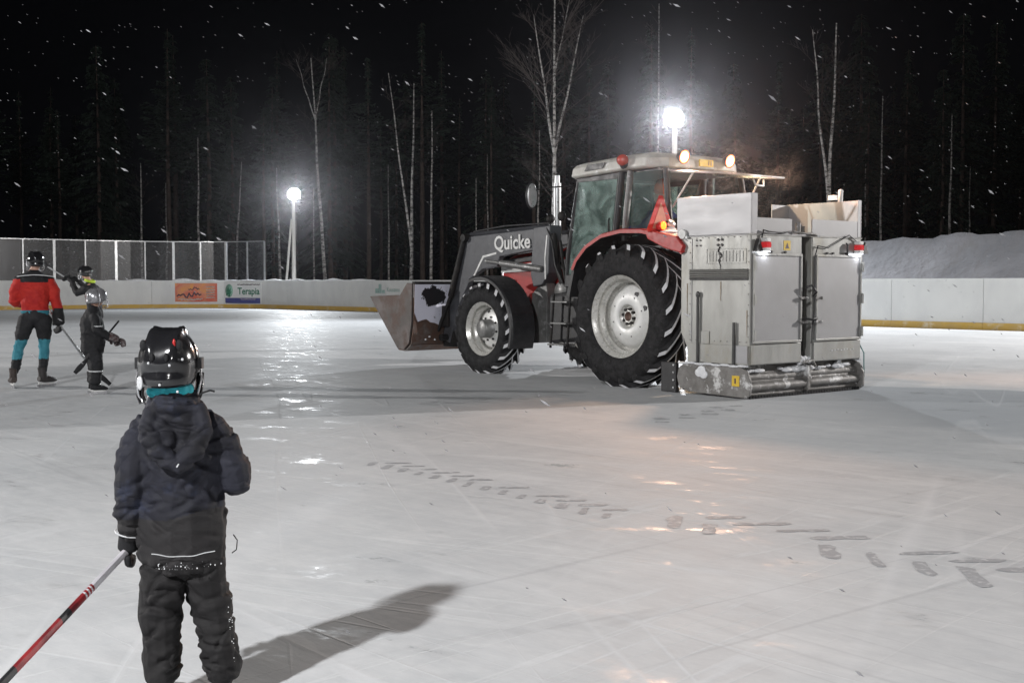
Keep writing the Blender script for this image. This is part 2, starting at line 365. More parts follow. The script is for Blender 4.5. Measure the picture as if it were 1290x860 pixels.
# panel joints measured at the right side of the picture
while s < cum[-1] - 3:
    b = MB(); strip(b, s + .006, s + 2.834, 0, .05, .20, BH, 3); b.build('board_panel', M_board, boards)
    b = MB(); strip(b, s + .003, s + 2.837, -.02, .05, .0, .20, 3); b.build('kick_strip', M_kick, boards)
    b = MB(); strip(b, s + .001, s + 2.839, -.012, .09, BH, BH + .035, 3); b.build('cap_rail', M_board, boards)
    b = MB(); p, d, n_ = on_line(s + 1.4, .11); b.box((p.x, p.y, BH / 2), (.1, .1, BH - .02), Matrix.Rotation(math.atan2(d.y, d.x), 3, 'Z')); b.build('support_post', M_pole, boards)
    s += 2.84

def s_at_px(px, off=0):
    best = None
    for k in range(0, int(cum[-1] * 10)):
        p, d, n_ = on_line(k / 10, off)
        if p.y <= 1: continue
        q = 645 + 1500 * p.x / p.y
        e = abs(q - px)
        if best is None or e < best[0]: best = (e, k / 10)
    s0 = best[1]; 
    best = min(((abs(645 + 1500 * on_line(s0 + t / 100, off)[0].x / on_line(s0 + t / 100, off)[0].y - px), s0 + t / 100) for t in range(-12, 13)))
    return best[1]

# ---- snow lying on the cap rail of the end boards
b = MB(); sa, sb = s_at_px(470), s_at_px(20)
n = 260
for k in range(n):
    s = sa + (sb - sa) * (k + rnd.random()) / n; h = max(0, noise.noise(Vector((s * .9, 2, 0))) + .12) * .13 + .015
    p = on_line(s, .04)[0]; b.ball((p.x, p.y, BH + .035 + h * .3), (.13, .10, h), 6, 4)
tag(b.build('snow_on_boards', M_snowm), 'small heaps of snow lying along the top rail of the far boards', kind='stuff')

# ---- safety screen on the end boards
scr_o = empty('safety_screen', (0, 0, 0)); tag(scr_o, 'tall grey plexiglass safety screen with white posts standing on the end boards', 'safety screen')
posts_px = [333, 311.5, 285, 253.5, 219.5, 184, 147.5, 109, 69.8, 30.5, -9, -49]
ps = [s_at_px(x) for x in posts_px]
def ztop(px): return 3.5 + .05 * math.sin(px * .01)
for i, s in enumerate(ps):
    p, d, n_ = on_line(s, .045); rot = Matrix.Rotation(math.atan2(d.y, d.x), 3, 'Z')
    thick = i in (4, 6, 8, 2)
    one('post', M_galv, scr_o, lambda b: b.box((p.x, p.y, (BH + .035 + 3.48) / 2), (.13 if thick else .07, .07, 3.48 - BH - .035), rot))
    if i < len(ps) - 1:
        s2 = ps[i + 1]
        b = MB(); strip(b, s + .06, s2 - .06, .035, .05, BH + .04, 3.46, 2); b.build('screen_panel', M_screen, scr_o)
        b = MB(); strip(b, s + .0, s2 - .0, .02, .07, 3.482, 3.53, 2); b.build('top_rail', M_galv, scr_o)

# ---- sponsor signs
def sign_at(px0, px1, z0, z1, name, label, group, m):
    sa, sb = s_at_px(px0), s_at_px(px1)   # sa > sb (path runs right to left)
    pa = on_line(sa, -.006)[0]; pb = on_line(sb, -.006)[0]
    x = Vector((pb.x - pa.x, pb.y - pa.y, 0)); wd = x.length; x.normalize()
    e = empty(name, (pa.x, pa.y, z0), math.atan2(x.y, x.x)); tag(e, label, 'sign', group)
    e.location = Vector((pa.x, pa.y, z0)) + Vector((x.y, -x.x, 0)) * .01
    one('sign_panel', m, e, lambda b: b.bb((0, -.012, 0), (wd, .012, z1 - z0)))
    return e, wd, z1 - z0
def orange_sign_mat():
    m, nt, p = nodes('orange_banner'); N = nt.nodes; L = nt.links
    tc = N.new('ShaderNodeTexCoord'); n = N.new('ShaderNodeTexNoise'); n.inputs['Scale'].default_value = 1.6; n.inputs['Detail'].default_value = 3; n.inputs['Distortion'].default_value = 1
    L.new(tc.outputs['Object'], n.inputs['Vector']); r = N.new('ShaderNodeValToRGB'); e = r.color_ramp.elements
    e[0].position = .3; e[0].color = (.72, .30, .05, 1); e[1].position = .62; e[1].color = (.58, .10, .05, 1); e2 = e.new(.46); e2.color = (.62, .22, .12, 1)
    L.new(n.outputs[0], r.inputs[0]); L.new(r.outputs[0], p.inputs['Base Color']); p.inputs['Roughness'].default_value = .5; return m
M_brown = mat('print_dark', (.06, .03, .05), .5); M_pale = mat('print_pale', (.62, .55, .5), .5); M_green = mat('print_green', (.03, .17, .10), .5)
M_lgreen = mat('print_pale_green', (.25, .45, .36), .5); M_blue = mat('print_blue', (.06, .07, .25), .5); M_tealp = mat('print_faded_teal', (.33, .48, .45), .5)
e, wd, ht = sign_at(221, 274, .33, 1.31, 'sponsor_sign', 'orange and yellow sponsor banner with dark lettering on the end boards', 'sponsor signs on the boards', orange_sign_mat())
XD, UP = (1, 0, 0), (0, 0, 1)
text_obj('lettering', 'Päivölä', .5, M_brown, e, (wd * .36, -.014, ht * .33), XD, UP, bold=.008, shear=.25) if False else None
# the banner's words are too small to read in the photograph: rows of script-like strokes
def scribble(b, x0, x1, z, h, thick, seed):
    r_ = random.Random(seed); x = x0; pts_ = []
    while x < x1:
        pts_.append((x, -.016, z + h * (r_.random() - .5))); x += h * .32
    for a_, c_ in zip(pts_, pts_[1:]):
        dx, dz = c_[0] - a_[0], c_[2] - a_[2]; l = math.hypot(dx, dz)
        b.box(((a_[0] + c_[0]) / 2, -.016, (a_[2] + c_[2]) / 2), (l + thick * .5, .004, thick), Matrix.Rotation(-math.atan2(dz, dx), 3, 'Y'))
b = MB(); scribble(b, .10, wd * .62, .36, .28, .07, 3); b.build('lettering', M_brown, e)
b = MB(); scribble(b, .7, wd * .58, .70, .16, .045, 4); b.build('lettering', M_brown, e)
b = MB(); scribble(b, .15, wd * .66, .12, .10, .04, 5); b.build('lettering', M_pale, e)
b = MB(); [scribble(b, wd * .74, wd * .95, .78 - .14 * k, .05, .04, 6 + k) for k in range(5)]; b.build('lettering', M_pale, e)
e, wd, ht = sign_at(283, 330, .26, 1.36, 'sponsor_sign', 'white sponsor sign with green tree emblem and the word Terapia on the end boards', 'sponsor signs on the boards', M_board)
b = MB(); b.lathe([(.001, -.016), (.30, -.016), (.30, -.012)], 28, c=(.33, 0, .66)); o = b.build('emblem', M_lgreen, e); 
for v in o.data.vertices: v.co.x = .33 + (v.co.x - .33) * .82; v.co.z = .66 + (v.co.z - .66) * 1.15
b = MB(); b.prism([(.1, .38), (.22, .62), (.15, .6), (.27, .86), (.35, .7), (.46, .82), (.42, .6), (.52, .62), (.38, .45), (.4, .33), (.28, .33), (.3, .45)], -.020, -.017); b.build('emblem', M_green, e)
text_obj('lettering', 'Terapia', .50, M_green, e, (wd * .66, -.014, .62), XD, UP, bold=.012, sx=.92)
text_obj('lettering', 'Fysioterapia Hieronta', .16, M_brown, e, (wd * .66, -.014, .96), XD, UP, sx=.9) if False else None
b = MB(); scribble(b, wd * .36, wd * .97, .98, .07, .03, 21); b.build('lettering', M_brown, e)
one('blue_band', M_blue, e, lambda b: b.bb((.08, -.02, .0), (wd * .97, -.0125, .28)))
b = MB(); scribble(b, .2, wd * .93, .12, .09, .03, 22); b.M = Matrix.Translation((0, -.006, 0)); scribble(b, wd * .45, wd * .85, .21, .05, .02, 23); b.build('lettering', M_pale, e)
# faded logo right of the bucket
sa, sb = s_at_px(471), s_at_px(520); pa = on_line(sa, -.008)[0]; pb = on_line(sb, -.008)[0]; xd = Vector((pb.x - pa.x, pb.y - pa.y, 0))
e = empty('board_logo', (pa.x, pa.y, .85), math.atan2(xd.y, xd.x)); tag(e, 'faded green stepped logo with lettering printed on the boards above the bucket', 'logo')
one('emblem', M_tealp, e, lambda b: (b.bb((.15, -.01, .0), (.40, .0, .22)), b.bb((.42, -.01, 0), (.62, 0, .42)), b.bb((.66, -.01, 0), (.9, 0, .15))))
text_obj('lettering', 'Kuusamo', .30, M_tealp, e, (1.05, -.006, .16), XD, UP, align='LEFT', sx=.9)

# ------------------------------------------------------------------ snow bank behind the side boards
def bank():
    b = MB(); s0, s1 = .5, s_at_px(528, 2.0)
    nu, nv = 260, 30
    def f(u, v):
        s = s0 + (s1 - s0) * u
        off = .7 + v * 9
        prof = min(1, v / .30) ** .8 * (1 if v < .34 else 1 - (v - .34) * .35)
        p = on_line(s, off)[0]
        end = min(1, max(0, (1 - u) / .14)); end = math.sin(end * PI / 2) * (.80 + .20 * min(1, (1 - u) / .5))
        h = 3.02 * end * prof
        h *= 1 + .05 * noise.noise(Vector((s * .10, 0, 3))) + .025 * noise.noise(Vector((s * .6, off * .6, 0)))
        h += .09 * noise.noise(Vector((s * 1.3, off * 1.3, 5))) * prof + .05 * noise.noise(Vector((s * 3.3, off * 3.3, 5))) * prof
        return (p.x, p.y, h - .03)
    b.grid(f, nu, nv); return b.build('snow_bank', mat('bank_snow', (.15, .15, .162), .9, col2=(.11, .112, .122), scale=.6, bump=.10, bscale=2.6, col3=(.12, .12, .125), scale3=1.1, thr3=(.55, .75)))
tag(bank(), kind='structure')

# ------------------------------------------------------------------ rink floodlights
def lamp_post(i, x, y, h, P, col, lab, aim, tilt):
    tx, ty = aim
    d = Vector((tx - x, ty - y, 0)).normalized()
    e = empty('lamp_post', (x, y, 0), math.atan2(d.y, d.x)); tag(e, lab, 'lamp post', 'floodlight posts round the rink')
    px = -.42; 
    one('pole', M_pole, e, lambda b: b.tube([(px - .05, 0, -.02), (px, 0, h - .1)], [.14, .09], 12))
    one('strut', M_pole, e, lambda b: b.tube([(px - .1, -.55, -.02), (px - .02, -.12, h * .78)], [.08, .06], 10))
    one('bracket', M_galv, e, lambda b: (b.tube([(px, 0, h - .25), (-.2, 0, h + .02)], .03, 8), b.tube([(px, 0, h + .05), (-.2, 0, h + .05)], .03, 8)))
    # housing: shallow dish, tilted down 25 degrees
    rot = Matrix.Rotation(R(25), 4, 'Y')
    hd = MB(); hd.M = Matrix.Translation((-.1, 0, h)) @ rot
    hd.lathe([(.001, -.24), (.18, -.24), (.24, -.14), (.36, .0), (.39, .03), (.35, .03), (.34, .0), (.001, -.02)], 24, axis='X'); hs = hd.build('lamp_head', M_loaderg, e)
    ln = MB(); ln.M = Matrix.Translation((-.1, 0, h)) @ rot; ln.lathe([(.001, .028), (.33, .024), (.34, .005)], 24, axis='X'); lo = ln.build('lens', M_lens, e)
    L = bpy.data.lights.new('floodlight', 'SPOT'); L.energy = P; L.color = col; L.shadow_soft_size = .22; L.spot_size = R(148); L.spot_blend = .55
    lo2 = bpy.data.objects.new('floodlight', L); link(lo2, e); lo2.location = (.26, 0, h - .12); lo2.rotation_euler = (0, R(tilt), 0)
    return e
LAB = ['far lamp post with glowing floodlight behind the left end boards', 'glowing floodlight on a post behind the tractor cab roof', 'floodlight post beside the right boards outside the view', 'floodlight post beside the left boards outside the view', 'floodlight post behind the watching child outside the view', 'added fill floodlight post at the near end of the rink outside the view']
for i, (nm, x, y, h, P, col, aim, tilt) in enumerate(LAMPS): lamp_post(i, x, y, h, P, col, LAB[i], aim, tilt)

# ------------------------------------------------------------------ tractor
AH = R(51.6); TO = (2.286, 15.66, 0)
tr = empty('tractor', TO, PI - AH); tag(tr, 'red and cream farm tractor with grey front loader, bucket lowered near the ice', 'tractor')

def wheel_set(name, Rt, wdt, rr, nl, lugh, disc_in, hubr, big):
    """wheel about its own centre, +y outward; outer sidewall at y=+w/2"""
    root = MB(); hw = wdt / 2
    root.lathe([(rr - .02, hw - .10), (rr + .022, hw - .05), (rr + .03, hw - .035), (rr + .018, hw - .028), (rr - .004, hw - .04), (rr - .014, hw - .07), (rr - .05, hw - .08), (rr - .055, hw - .115), (rr - .04, hw - .125), (rr - .05, hw - .17), (rr - .085, hw - .18), (rr - .09, hw - .22), (rr - .078, hw - .23), (rr - .085, hw - .29), (rr - .12, hw - .30), (rr - .125, -hw + .1), (rr, -hw + .05), (rr + .03, -hw + .04)], 48)
    wh = root.build(name, M_rim, fix=False)
    t = MB()
    t.lathe([(rr - .005, hw - .04), (rr + .02, hw - .022), (rr + .05, hw - .004), (rr + (Rt - rr) * .35, hw), (rr + (Rt - rr) * .62, hw - .004), (Rt - lugh - .045, hw - .02), (Rt - lugh - .012, hw - .05), (Rt - lugh, hw - .12), (Rt - lugh + .01, 0), (Rt - lugh, -hw + .12), (Rt - lugh - .045, -hw + .02), (rr + (Rt - rr) * .5, -hw), (rr + .02, -hw + .022), (rr - .005, -hw + .04)], 56)
    tyre = t.build('tyre', M_rubber, wh, fix=False)
    # one left and one right lug, copied round
    lugs = []
    for side in (1, -1):
        b = MB(); K = 7; secs = []
        for k in range(K):
            u = k / (K - 1)                       # 0 centre -> 1 shoulder
            y = side * (-.03 + u * (hw + .025)) 
            ang = (u ** .8) * (.50 if big else .56) * (nl and 1) * (22 / nl)
            tw = (.020 + .012 * u)
            r_top = Rt - (.0 if u < .8 else (u - .8) * .12)
            if u > .99: y = side * (hw + .001); r_top = Rt - .055
            secs.append((y, -ang, tw, r_top))
        vs = []; fs = []; ms = []
        for (y, an, tw, rt) in secs:
            for (dr, da) in ((-(lugh + .02), -tw * 1.5), (0, -tw), (0, tw), (-(lugh + .02), tw * 1.5)):
                r_ = rt + dr; a_ = an + da / Rt * 1.0
                vs.append((r_ * math.sin(a_), y, r_ * math.cos(a_)))
        for k in range(K - 1):
            for j in range(3):
                fs.append((k * 4 + j, k * 4 + j + 1, k * 4 + 5 + j, k * 4 + 4 + j)); ms.append(1 if j == 1 else 0)
        fs.append((0, 1, 2, 3)); ms.append(0); fs.append(tuple((K - 1) * 4 + j for j in (3, 2, 1, 0))); ms.append(0)
        b.add(vs, fs); b.m = ms; me = b.mesh('lug', [M_rubber, M_frost]); lugs.append(me)
    import bmesh
    for me in lugs:
        bm_ = bmesh.new(); bm_.from_mesh(me); bmesh.ops.recalc_face_normals(bm_, faces=bm_.faces); bm_.to_mesh(me); bm_.free()
    for k in range(nl):
        for q, me in enumerate(lugs):
            o = bpy.data.objects.new('lug', me); link(o, wh); o.rotation_euler = (0, 2 * PI * (k + q * .5) / nl, 0)
    d = MB(); di = hw - disc_in
    if big:
        d.lathe([(rr - .10, di - .12), (rr - .13, di - .06), (rr - .19, di), (hubr + .12, di + .02), (hubr + .02, di + .035), (hubr, di + .02), (hubr - .015, di - .02), (.09, di - .03), (.088, di + .0), (.06, di + .01), (.055, di - .02), (.001, di - .02)], 40, mats=[0, 0, 0, 0, 0, 1, 1, 1, 1, 2, 2])
    else:
        d.lathe([(rr - .09, di - .10), (rr - .12, di - .02), (rr - .16, di), (hubr + .02, di + .02), (hubr, di + .02), (hubr - .002, di + .16), (hubr - .03, di + .18), (.001, di + .185)], 36, mats=[0, 0, 0, 0, 1, 1, 1])
    d.build('disc', [M_disc, M_rim, M_rust] if big else [M_disc, M_loaderg], wh, fix=False)
    bo = MB(); 
    if big:
        for k in range(8): a = 2 * PI * (k + .3) / 8; bo.cyl(((hubr - .055) * math.cos(a), di - .03, (hubr - .055) * math.sin(a)), ((hubr - .055) * math.cos(a), di + .02, (hubr - .055) * math.sin(a)), .018, 8)
        for k in range(8): a = 2 * PI * k / 8 + .5; bo.cyl(((hubr + .11) * math.cos(a), di, (hubr + .11) * math.sin(a)), ((hubr + .11) * math.cos(a), di + .024, (hubr + .11) * math.sin(a)), .010, 6)
    else:
        for k in range(8): a = 2 * PI * (k + .3) / 8; bo.cyl(((hubr + .035) * math.cos(a), di, (hubr + .035) * math.sin(a)), ((hubr + .035) * math.cos(a), di + .035, (hubr + .035) * math.sin(a)), .015, 8)
    x = bo.build('wheel_bolts', M_dark, wh); 
    ho = MB()
    rad = rr - .215 if big else rr - .145
    for a in ((R(118), R(160)) if big else (R(-50), R(-105), R(80), R(140), R(30))):
        q = (rad * math.cos(a), rad * math.sin(a)); ho.cyl((q[0], di - .02, q[1]), (q[0], di + (.012 if big else .006), q[1]), .034 if big else .022, 14)
    ho.build('disc_hole', M_black, wh)
    return wh
RW = wheel_set('rear_wheel', .905, .52, .525, 20, .062, .20, .15, True)
RW.parent = tr; RW.location = (0, 1.24 - .26, .885)
FW = wheel_set('front_wheel', .665, .40, .395, 19, .042, .20, .135, False)
FW.parent = tr; FW.location = (2.92, 1.20 - .20, .645)
km = kidmap(tr)
o = copy_tree(RW, tr, km); o.location = (0, -1.24 + .26, .885); o.rotation_euler = (0, .2, PI)
o = copy_tree(FW, tr, km); o.location = (2.92, -1.0, .645); o.rotation_euler = (0, .1, PI)

# chassis, axle, engine
def f(b):
    b.bb((-.7, -.28, .55), (1.6, .28, 1.25)); b.bb((1.6, -.22, .62), (3.3, .22, 1.2)); b.cyl((0, -.9, .865), (0, .75, .865), .15, 16); b.bb((-.45, -.75, 1.0), (.3, .72, 1.3))
    b.cyl((2.92, -.85, .62), (2.92, .82, .62), .09, 14); b.bb((2.75, -.5, .5), (3.1, .5, .78)); b.cyl((2.92, .55, .64), (2.92, .80, .64), .13, 16)
    b.bb((-1.05, -.45, .5), (-.6, .45, .62)); b.bb((-1.05, -.4, .95), (-.6, .4, 1.05))
one('chassis', M_dark, tr, f, bev=.02)
one('fuel_tank', M_black, tr, lambda b: b.prism([(.98, .55), (1.75, .46), (1.8, .6), (1.8, 1.15), (1.05, 1.22), (.95, 1.0)], .30, .85), bev=.05)
one('fuel_tank', M_black, tr, lambda b: b.bb((.9, -.85, .5), (1.7, -.3, 1.1)), bev=.05)
for (x, z) in ((1.4, .76), (1.45, .47), (1.38, 1.05)):
    one('step', M_loaderg, tr, lambda b: (b.bb((x - .17, .82, z - .012), (x + .17, 1.02, z + .012)), b.bb((x - .17, .80, z - .03), (x + .17, .818, z + .03))), bev=.006)
one('step_frame', M_dark, tr, lambda b: (b.tube([(1.56, .95, 1.15), (1.62, .96, .42)], .018, 8), b.tube([(1.22, .95, 1.15), (1.27, .96, .42)], .018, 8)))
one('engine', M_dark, tr, lambda b: (b.bb((1.75, -.3, .85), (3.2, .3, 1.3)), b.cyl((2.0, .34, 1.15), (2.35, .34, 1.15), .10, 14), b.cyl((2.45, .31, 1.0), (2.45, .31, 1.28), .07, 12), b.cyl((1.72, .55, 1.18), (1.72, .62, 1.18), .15, 18), b.tube([(1.8, .5, 1.35), (1.9, .55, 1.0), (1.75, .5, .7)], .03, 8), b.tube([(2.15, .42, 1.3), (2.3, .45, 1.05), (2.2, .42, .7)], .022, 8)), bev=.01)
one('air_filter_cover', M_loaderg, tr, lambda b: b.lathe([(.001, .03), (.11, .025), (.13, .0), (.13, -.05)], 24, c=(1.75, .66, 1.2)))
# hood
def hoodsec(x):
    t = (x - 1.5) / 2.05; top = 1.86 - .14 * t; hw = .40 - .03 * t
    if x > 3.3: q = (x - 3.3) / .25; top -= .22 * q * q; hw -= .07 * q * q
    return hw, top
def hood(b):
    xs = [1.5, 1.9, 2.4, 2.9, 3.2, 3.35, 3.45, 3.52, 3.55]
    vs = []; fs = []
    for x in xs:
        hw, top = hoodsec(x); zb = 1.0
        sec = [(hw, zb), (hw + .005, 1.45), (hw - .01, top - .16), (hw - .06, top - .05), (hw - .16, top), (0, top + .015)]
        sec = sec + [(-y, z) for y, z in reversed(sec[:-1])]
        vs += [(x, y, z) for y, z in sec]
    n = 11
    for i in range(len(xs) - 1):
        for j in range(n - 1): fs.append((i * n + j, i * n + j + 1, (i + 1) * n + j + 1, (i + 1) * n + j))
    b.add(vs, fs, 0, True); b.add(vs[-n:], [tuple(range(n))]); b.add(vs[:n], [tuple(range(n))])
one('hood', M_red, tr, hood)
for sg in (1, -1):
    def ys(x): return sg * (hoodsec(x)[0] + .006)
    def bandf(z0a, z0b, z1a, z1b, x0, x1, t):
        def ff(b):
            b.prism([(x0, z0a), (x1, z0b), (x1, z1b), (x0, z1a)], sg * .402, sg * (.402 + t))
        return ff
    one('hood_stripe', M_white, tr, bandf(1.52, 1.46, 1.665, 1.56, 1.55, 3.42, .012))
    one('side_grille', M_black, tr, bandf(1.70, 1.595, 1.80, 1.655, 1.55, 3.35, .010))
    one('hood_vent', M_black, tr, lambda b: [b.bb((3.10 + .05 * k, sg * .40, 1.24), (3.125 + .05 * k, sg * .410, 1.36)) for k in range(4)])
text_obj('lettering', 'FERGUSON', .13, M_black, tr, (2.35, .4155, 1.585), (-1, 0, 0.055), UP, bold=.006, sx=1.1)
one('grille', M_black, tr, lambda b: b.bb((3.53, -.28, 1.22), (3.57, .28, 1.5)), bev=.02)
for yy in (.2, -.2): one('headlight', M_galv, tr, lambda b: b.ball((3.56, yy, 1.42), (.03, .07, .045)))
one('front_weight', M_dark, tr, lambda b: b.bb((3.3, -.35, .6), (3.75, .35, 1.0)), bev=.03)
# exhaust stack
one('exhaust', M_galv, tr, lambda b: (b.tube([(3.0, -.34, 1.6), (3.0, -.34, 2.0), (3.0, -.34, 2.82)], [.055, .062, .062], 18), b.cyl((3.0, -.34, 2.82), (3.0, -.34, 2.94), .04, 14)))
# cab
PIL = {'a': (1.36, .72), 'b': (.44, .80), 'c': (-.34, .73)}
ZR = 2.74
for sg in (1, -1):
    one('pillar', M_black, tr, lambda b: b.tube([(1.50, sg * .76, 1.28), (1.46, sg * .77, 1.7), (1.26, sg * .74, ZR)], .035, 8, flat=1.2))
    one('pillar', M_black, tr, lambda b: b.tube([(.55, sg * .80, 1.3), (.50, sg * .81, 1.9), (.42, sg * .77, ZR)], [(.045, .05)] * 3, 8))
    one('pillar', M_loaderg, tr, lambda b: b.tube([(.33, sg * .80, 1.85), (.30, sg * .80, 2.2), (.26, sg * .765, ZR)], [(.035, .05)] * 3, 10))
    one('pillar', M_black, tr, lambda b: b.tube([(-.42, sg * .72, 1.7), (-.40, sg * .73, 2.1), (-.30, sg * .70, ZR)], [(.04, .04)] * 3, 8))
    one('door_sill', M_black, tr, lambda b: b.prism([(.55, 1.25), (1.52, 1.25), (1.50, 1.42), (.95, 1.42), (.55, 1.8)], sg * .74, sg * .80), bev=.01)
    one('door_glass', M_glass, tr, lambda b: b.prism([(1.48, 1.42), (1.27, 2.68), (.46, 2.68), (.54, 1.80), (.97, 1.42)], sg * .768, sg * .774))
    one('door_header', M_black, tr, lambda b: b.bb((.42, sg * .745, 2.66), (1.27, sg * .79, ZR + .03)))
    one('quarter_glass', M_glass2, tr, lambda b: b.prism([(.26, 1.93), (.22, 2.72), (-.28, 2.72), (-.37, 1.93)], sg * .755, sg * .761))
    one('door_handle', M_dark, tr, lambda b: b.tube([(.62, sg * .80, 1.95), (.60, sg * .83, 2.0), (.60, sg * .83, 2.12), (.62, sg * .80, 2.15)], .012, 6))
one('windscreen', M_glass2, tr, lambda b: b.add([(1.50, .74, 1.7), (1.50, -.74, 1.7), (1.28, -.72, 2.7), (1.28, .72, 2.7), (1.494, .74, 1.7), (1.494, -.74, 1.7), (1.274, -.72, 2.7), (1.274, .72, 2.7)], [(0, 1, 2, 3), (7, 6, 5, 4), (0, 4, 5, 1), (1, 5, 6, 2), (2, 6, 7, 3), (3, 7, 4, 0)]))
one('cab_floor', M_black, tr, lambda b: (b.bb((-.35, -.74, 1.22), (1.5, .74, 1.3)), b.bb((-.42, -.7, 1.3), (-.30, .7, 1.86)), b.bb((1.3, -.5, 1.3), (1.5, .5, 1.72))), bev=.01)
# rear window swung open, hinged under the roof
one('rear_window', M_glass2, tr, lambda b: b.add([(-.32, .62, 2.70), (-.32, -.62, 2.70), (-1.08, -.60, 2.64), (-1.08, .60, 2.64), (-.32, .62, 2.692), (-.32, -.62, 2.692), (-1.08, -.60, 2.632), (-1.08, .60, 2.632)], [(0, 1, 2, 3), (7, 6, 5, 4), (0, 4, 5, 1), (1, 5, 6, 2), (2, 6, 7, 3), (3, 7, 4, 0)]))
one('rear_window_frame', M_galv, tr, lambda b: (b.tube([(-.32, .63, 2.70), (-1.09, .62, 2.636), (-1.09, -.62, 2.636), (-.32, -.63, 2.70)], .014, 8), b.tube([(-1.03, -.3, 2.6), (-1.05, -.28, 2.52), (-1.05, -.12, 2.52), (-1.03, -.1, 2.6)], .012, 6)))
one('gas_strut', M_galv, tr, lambda b: (b.tube([(-.38, -.66, 2.2), (-.7, -.63, 2.66)], .012, 8), b.tube([(-.38, .66, 2.25), (-.7, .63, 2.66)], .012, 8)))
one('rear_wiper', M_dark, tr, lambda b: b.tube([(-.36, .12, 2.62), (-.40, .35, 2.1)], .010, 6))
# roof: octagonal shell
def roof(b):
    def ring(g_, z, dx=0): return [(1.42 - g_ + dx, .70 - g_, z), (1.30 - g_, .86 - g_, z), (.2, .88 - g_, z), (-.10, .86 - g_, z), (-.28 + g_, .62 - g_, z), (-.30 + g_, 0, z), (-.28 + g_, -.62 + g_, z), (-.10, -.86 + g_, z), (.2, -.88 + g_, z), (1.30 - g_, -.86 + g_, z), (1.42 - g_ + dx, -.70 + g_, z), (1.48 - g_, 0, z)]
    rs = [ring(.03, 2.755), ring(0, 2.775), ring(0, 2.80), ring(.012, 2.88), ring(.05, 2.925), ring(.14, 2.955)]
    # the front of the roof slopes down a little
    vs = [(x, y, z - max(0, x - .4) * .05) for r_ in rs for (x, y, z) in r_]; n = 12; fs = []
    for i in range(len(rs) - 1):
        for k in range(n): fs.append((i * n + k, i * n + (k + 1) % n, (i + 1) * n + (k + 1) % n, (i + 1) * n + k))
    fs += [tuple(reversed(range(n))), tuple(range(len(vs) - n, len(vs)))]; b.add(vs, fs)
one('roof', M_cream, tr, roof, bev=.012)
one('roof_underside', M_black, tr, lambda b: b.bb((-.24, -.74, 2.72), (1.28, .74, 2.757)))
one('roof_vent', M_black, tr, lambda b: b.prism([(1.02, 2.785), (.66, 2.80), (.62, 2.875), (.96, 2.865)], .872, .884))
one('beacon', [mat('beacon_red', (.45, .05, .03), .15, coat=1, emit=(1, .1, .03), es=.03), M_black], tr, lambda b: (b.ball((.24, .93, 2.87), (.085, .075, .075)), b.cyl((.24, .86, 2.83), (.24, .93, 2.80), .05, 12, mi=1)))
one('number_plate', M_yellow, tr, lambda b: b.bb((-.318, -.16, 2.80), (-.303, .10, 2.89)))
text_obj('lettering', '11', .09, M_rust, tr, (-.321, -.09, 2.845), (0, -1, 0), UP, bold=.002)
for yy in (.44, -.42):
    b = MB(); b.M = Matrix.Translation((-.34, yy, 2.90)) @ Matrix.Rotation(R(-14), 4, 'Y')
    b.lathe([(.001, .05), (.06, .05), (.09, -.01), (.095, -.035), (.085, -.035)], 20, axis='X'); wl = b.build('work_light', M_black, tr)
    b = MB(); b.M = Matrix.Translation((-.34, yy, 2.90)) @ Matrix.Rotation(R(-14), 4, 'Y'); b.lathe([(.001, -.038), (.045, -.037), (.068, -.035), (.088, -.033)], 20, axis='X', mats=[0, 1, 2]); b.build('lens', [M_lensw, M_lensw2, M_lensw3], wl)
    L = bpy.data.lights.new('work_light_beam', 'SPOT'); L.energy = 620; L.color = (1, .58, .38); L.spot_size = R(150); L.spot_blend = .6; L.shadow_soft_size = .07
    lo = bpy.data.objects.new('work_light_beam', L); link(lo, tr); lo.location = (-.42, yy, 2.90); lo.rotation_euler = (0, R(60), 0)
# interior
one('seat', M_black, tr, lambda b: (b.bb((.12, -.05, 1.62), (.6, .45, 1.75)), b.prism([(.04, 1.72), (.16, 1.7), (.10, 2.15), (.0, 2.15)], -.02, .44), b.bb((-.0, -.2, 1.3), (.35, .2, 1.62))), bev=.04)
one('steering_wheel', M_black, tr, lambda b: (b.M.__imul__ if False else None, b.tube([(.78 + .2 * math.cos(a) * .8, .2 * math.sin(a), 1.98 + .2 * math.cos(a) * -.5) for a in [2 * PI * k / 20 for k in range(21)]], .014, 6), b.tube([(.78, 0, 1.97), (1.15, 0, 1.5)], .035, 8)))
one('console', M_black, tr, lambda b: (b.bb((.1, -.62, 1.3), (.8, -.35, 1.9)), b.bb((1.0, -.2, 1.3), (1.35, .2, 1.85)), b.bb((.55, -.66, 2.2), (.72, -.58, 2.42))), bev=.03)
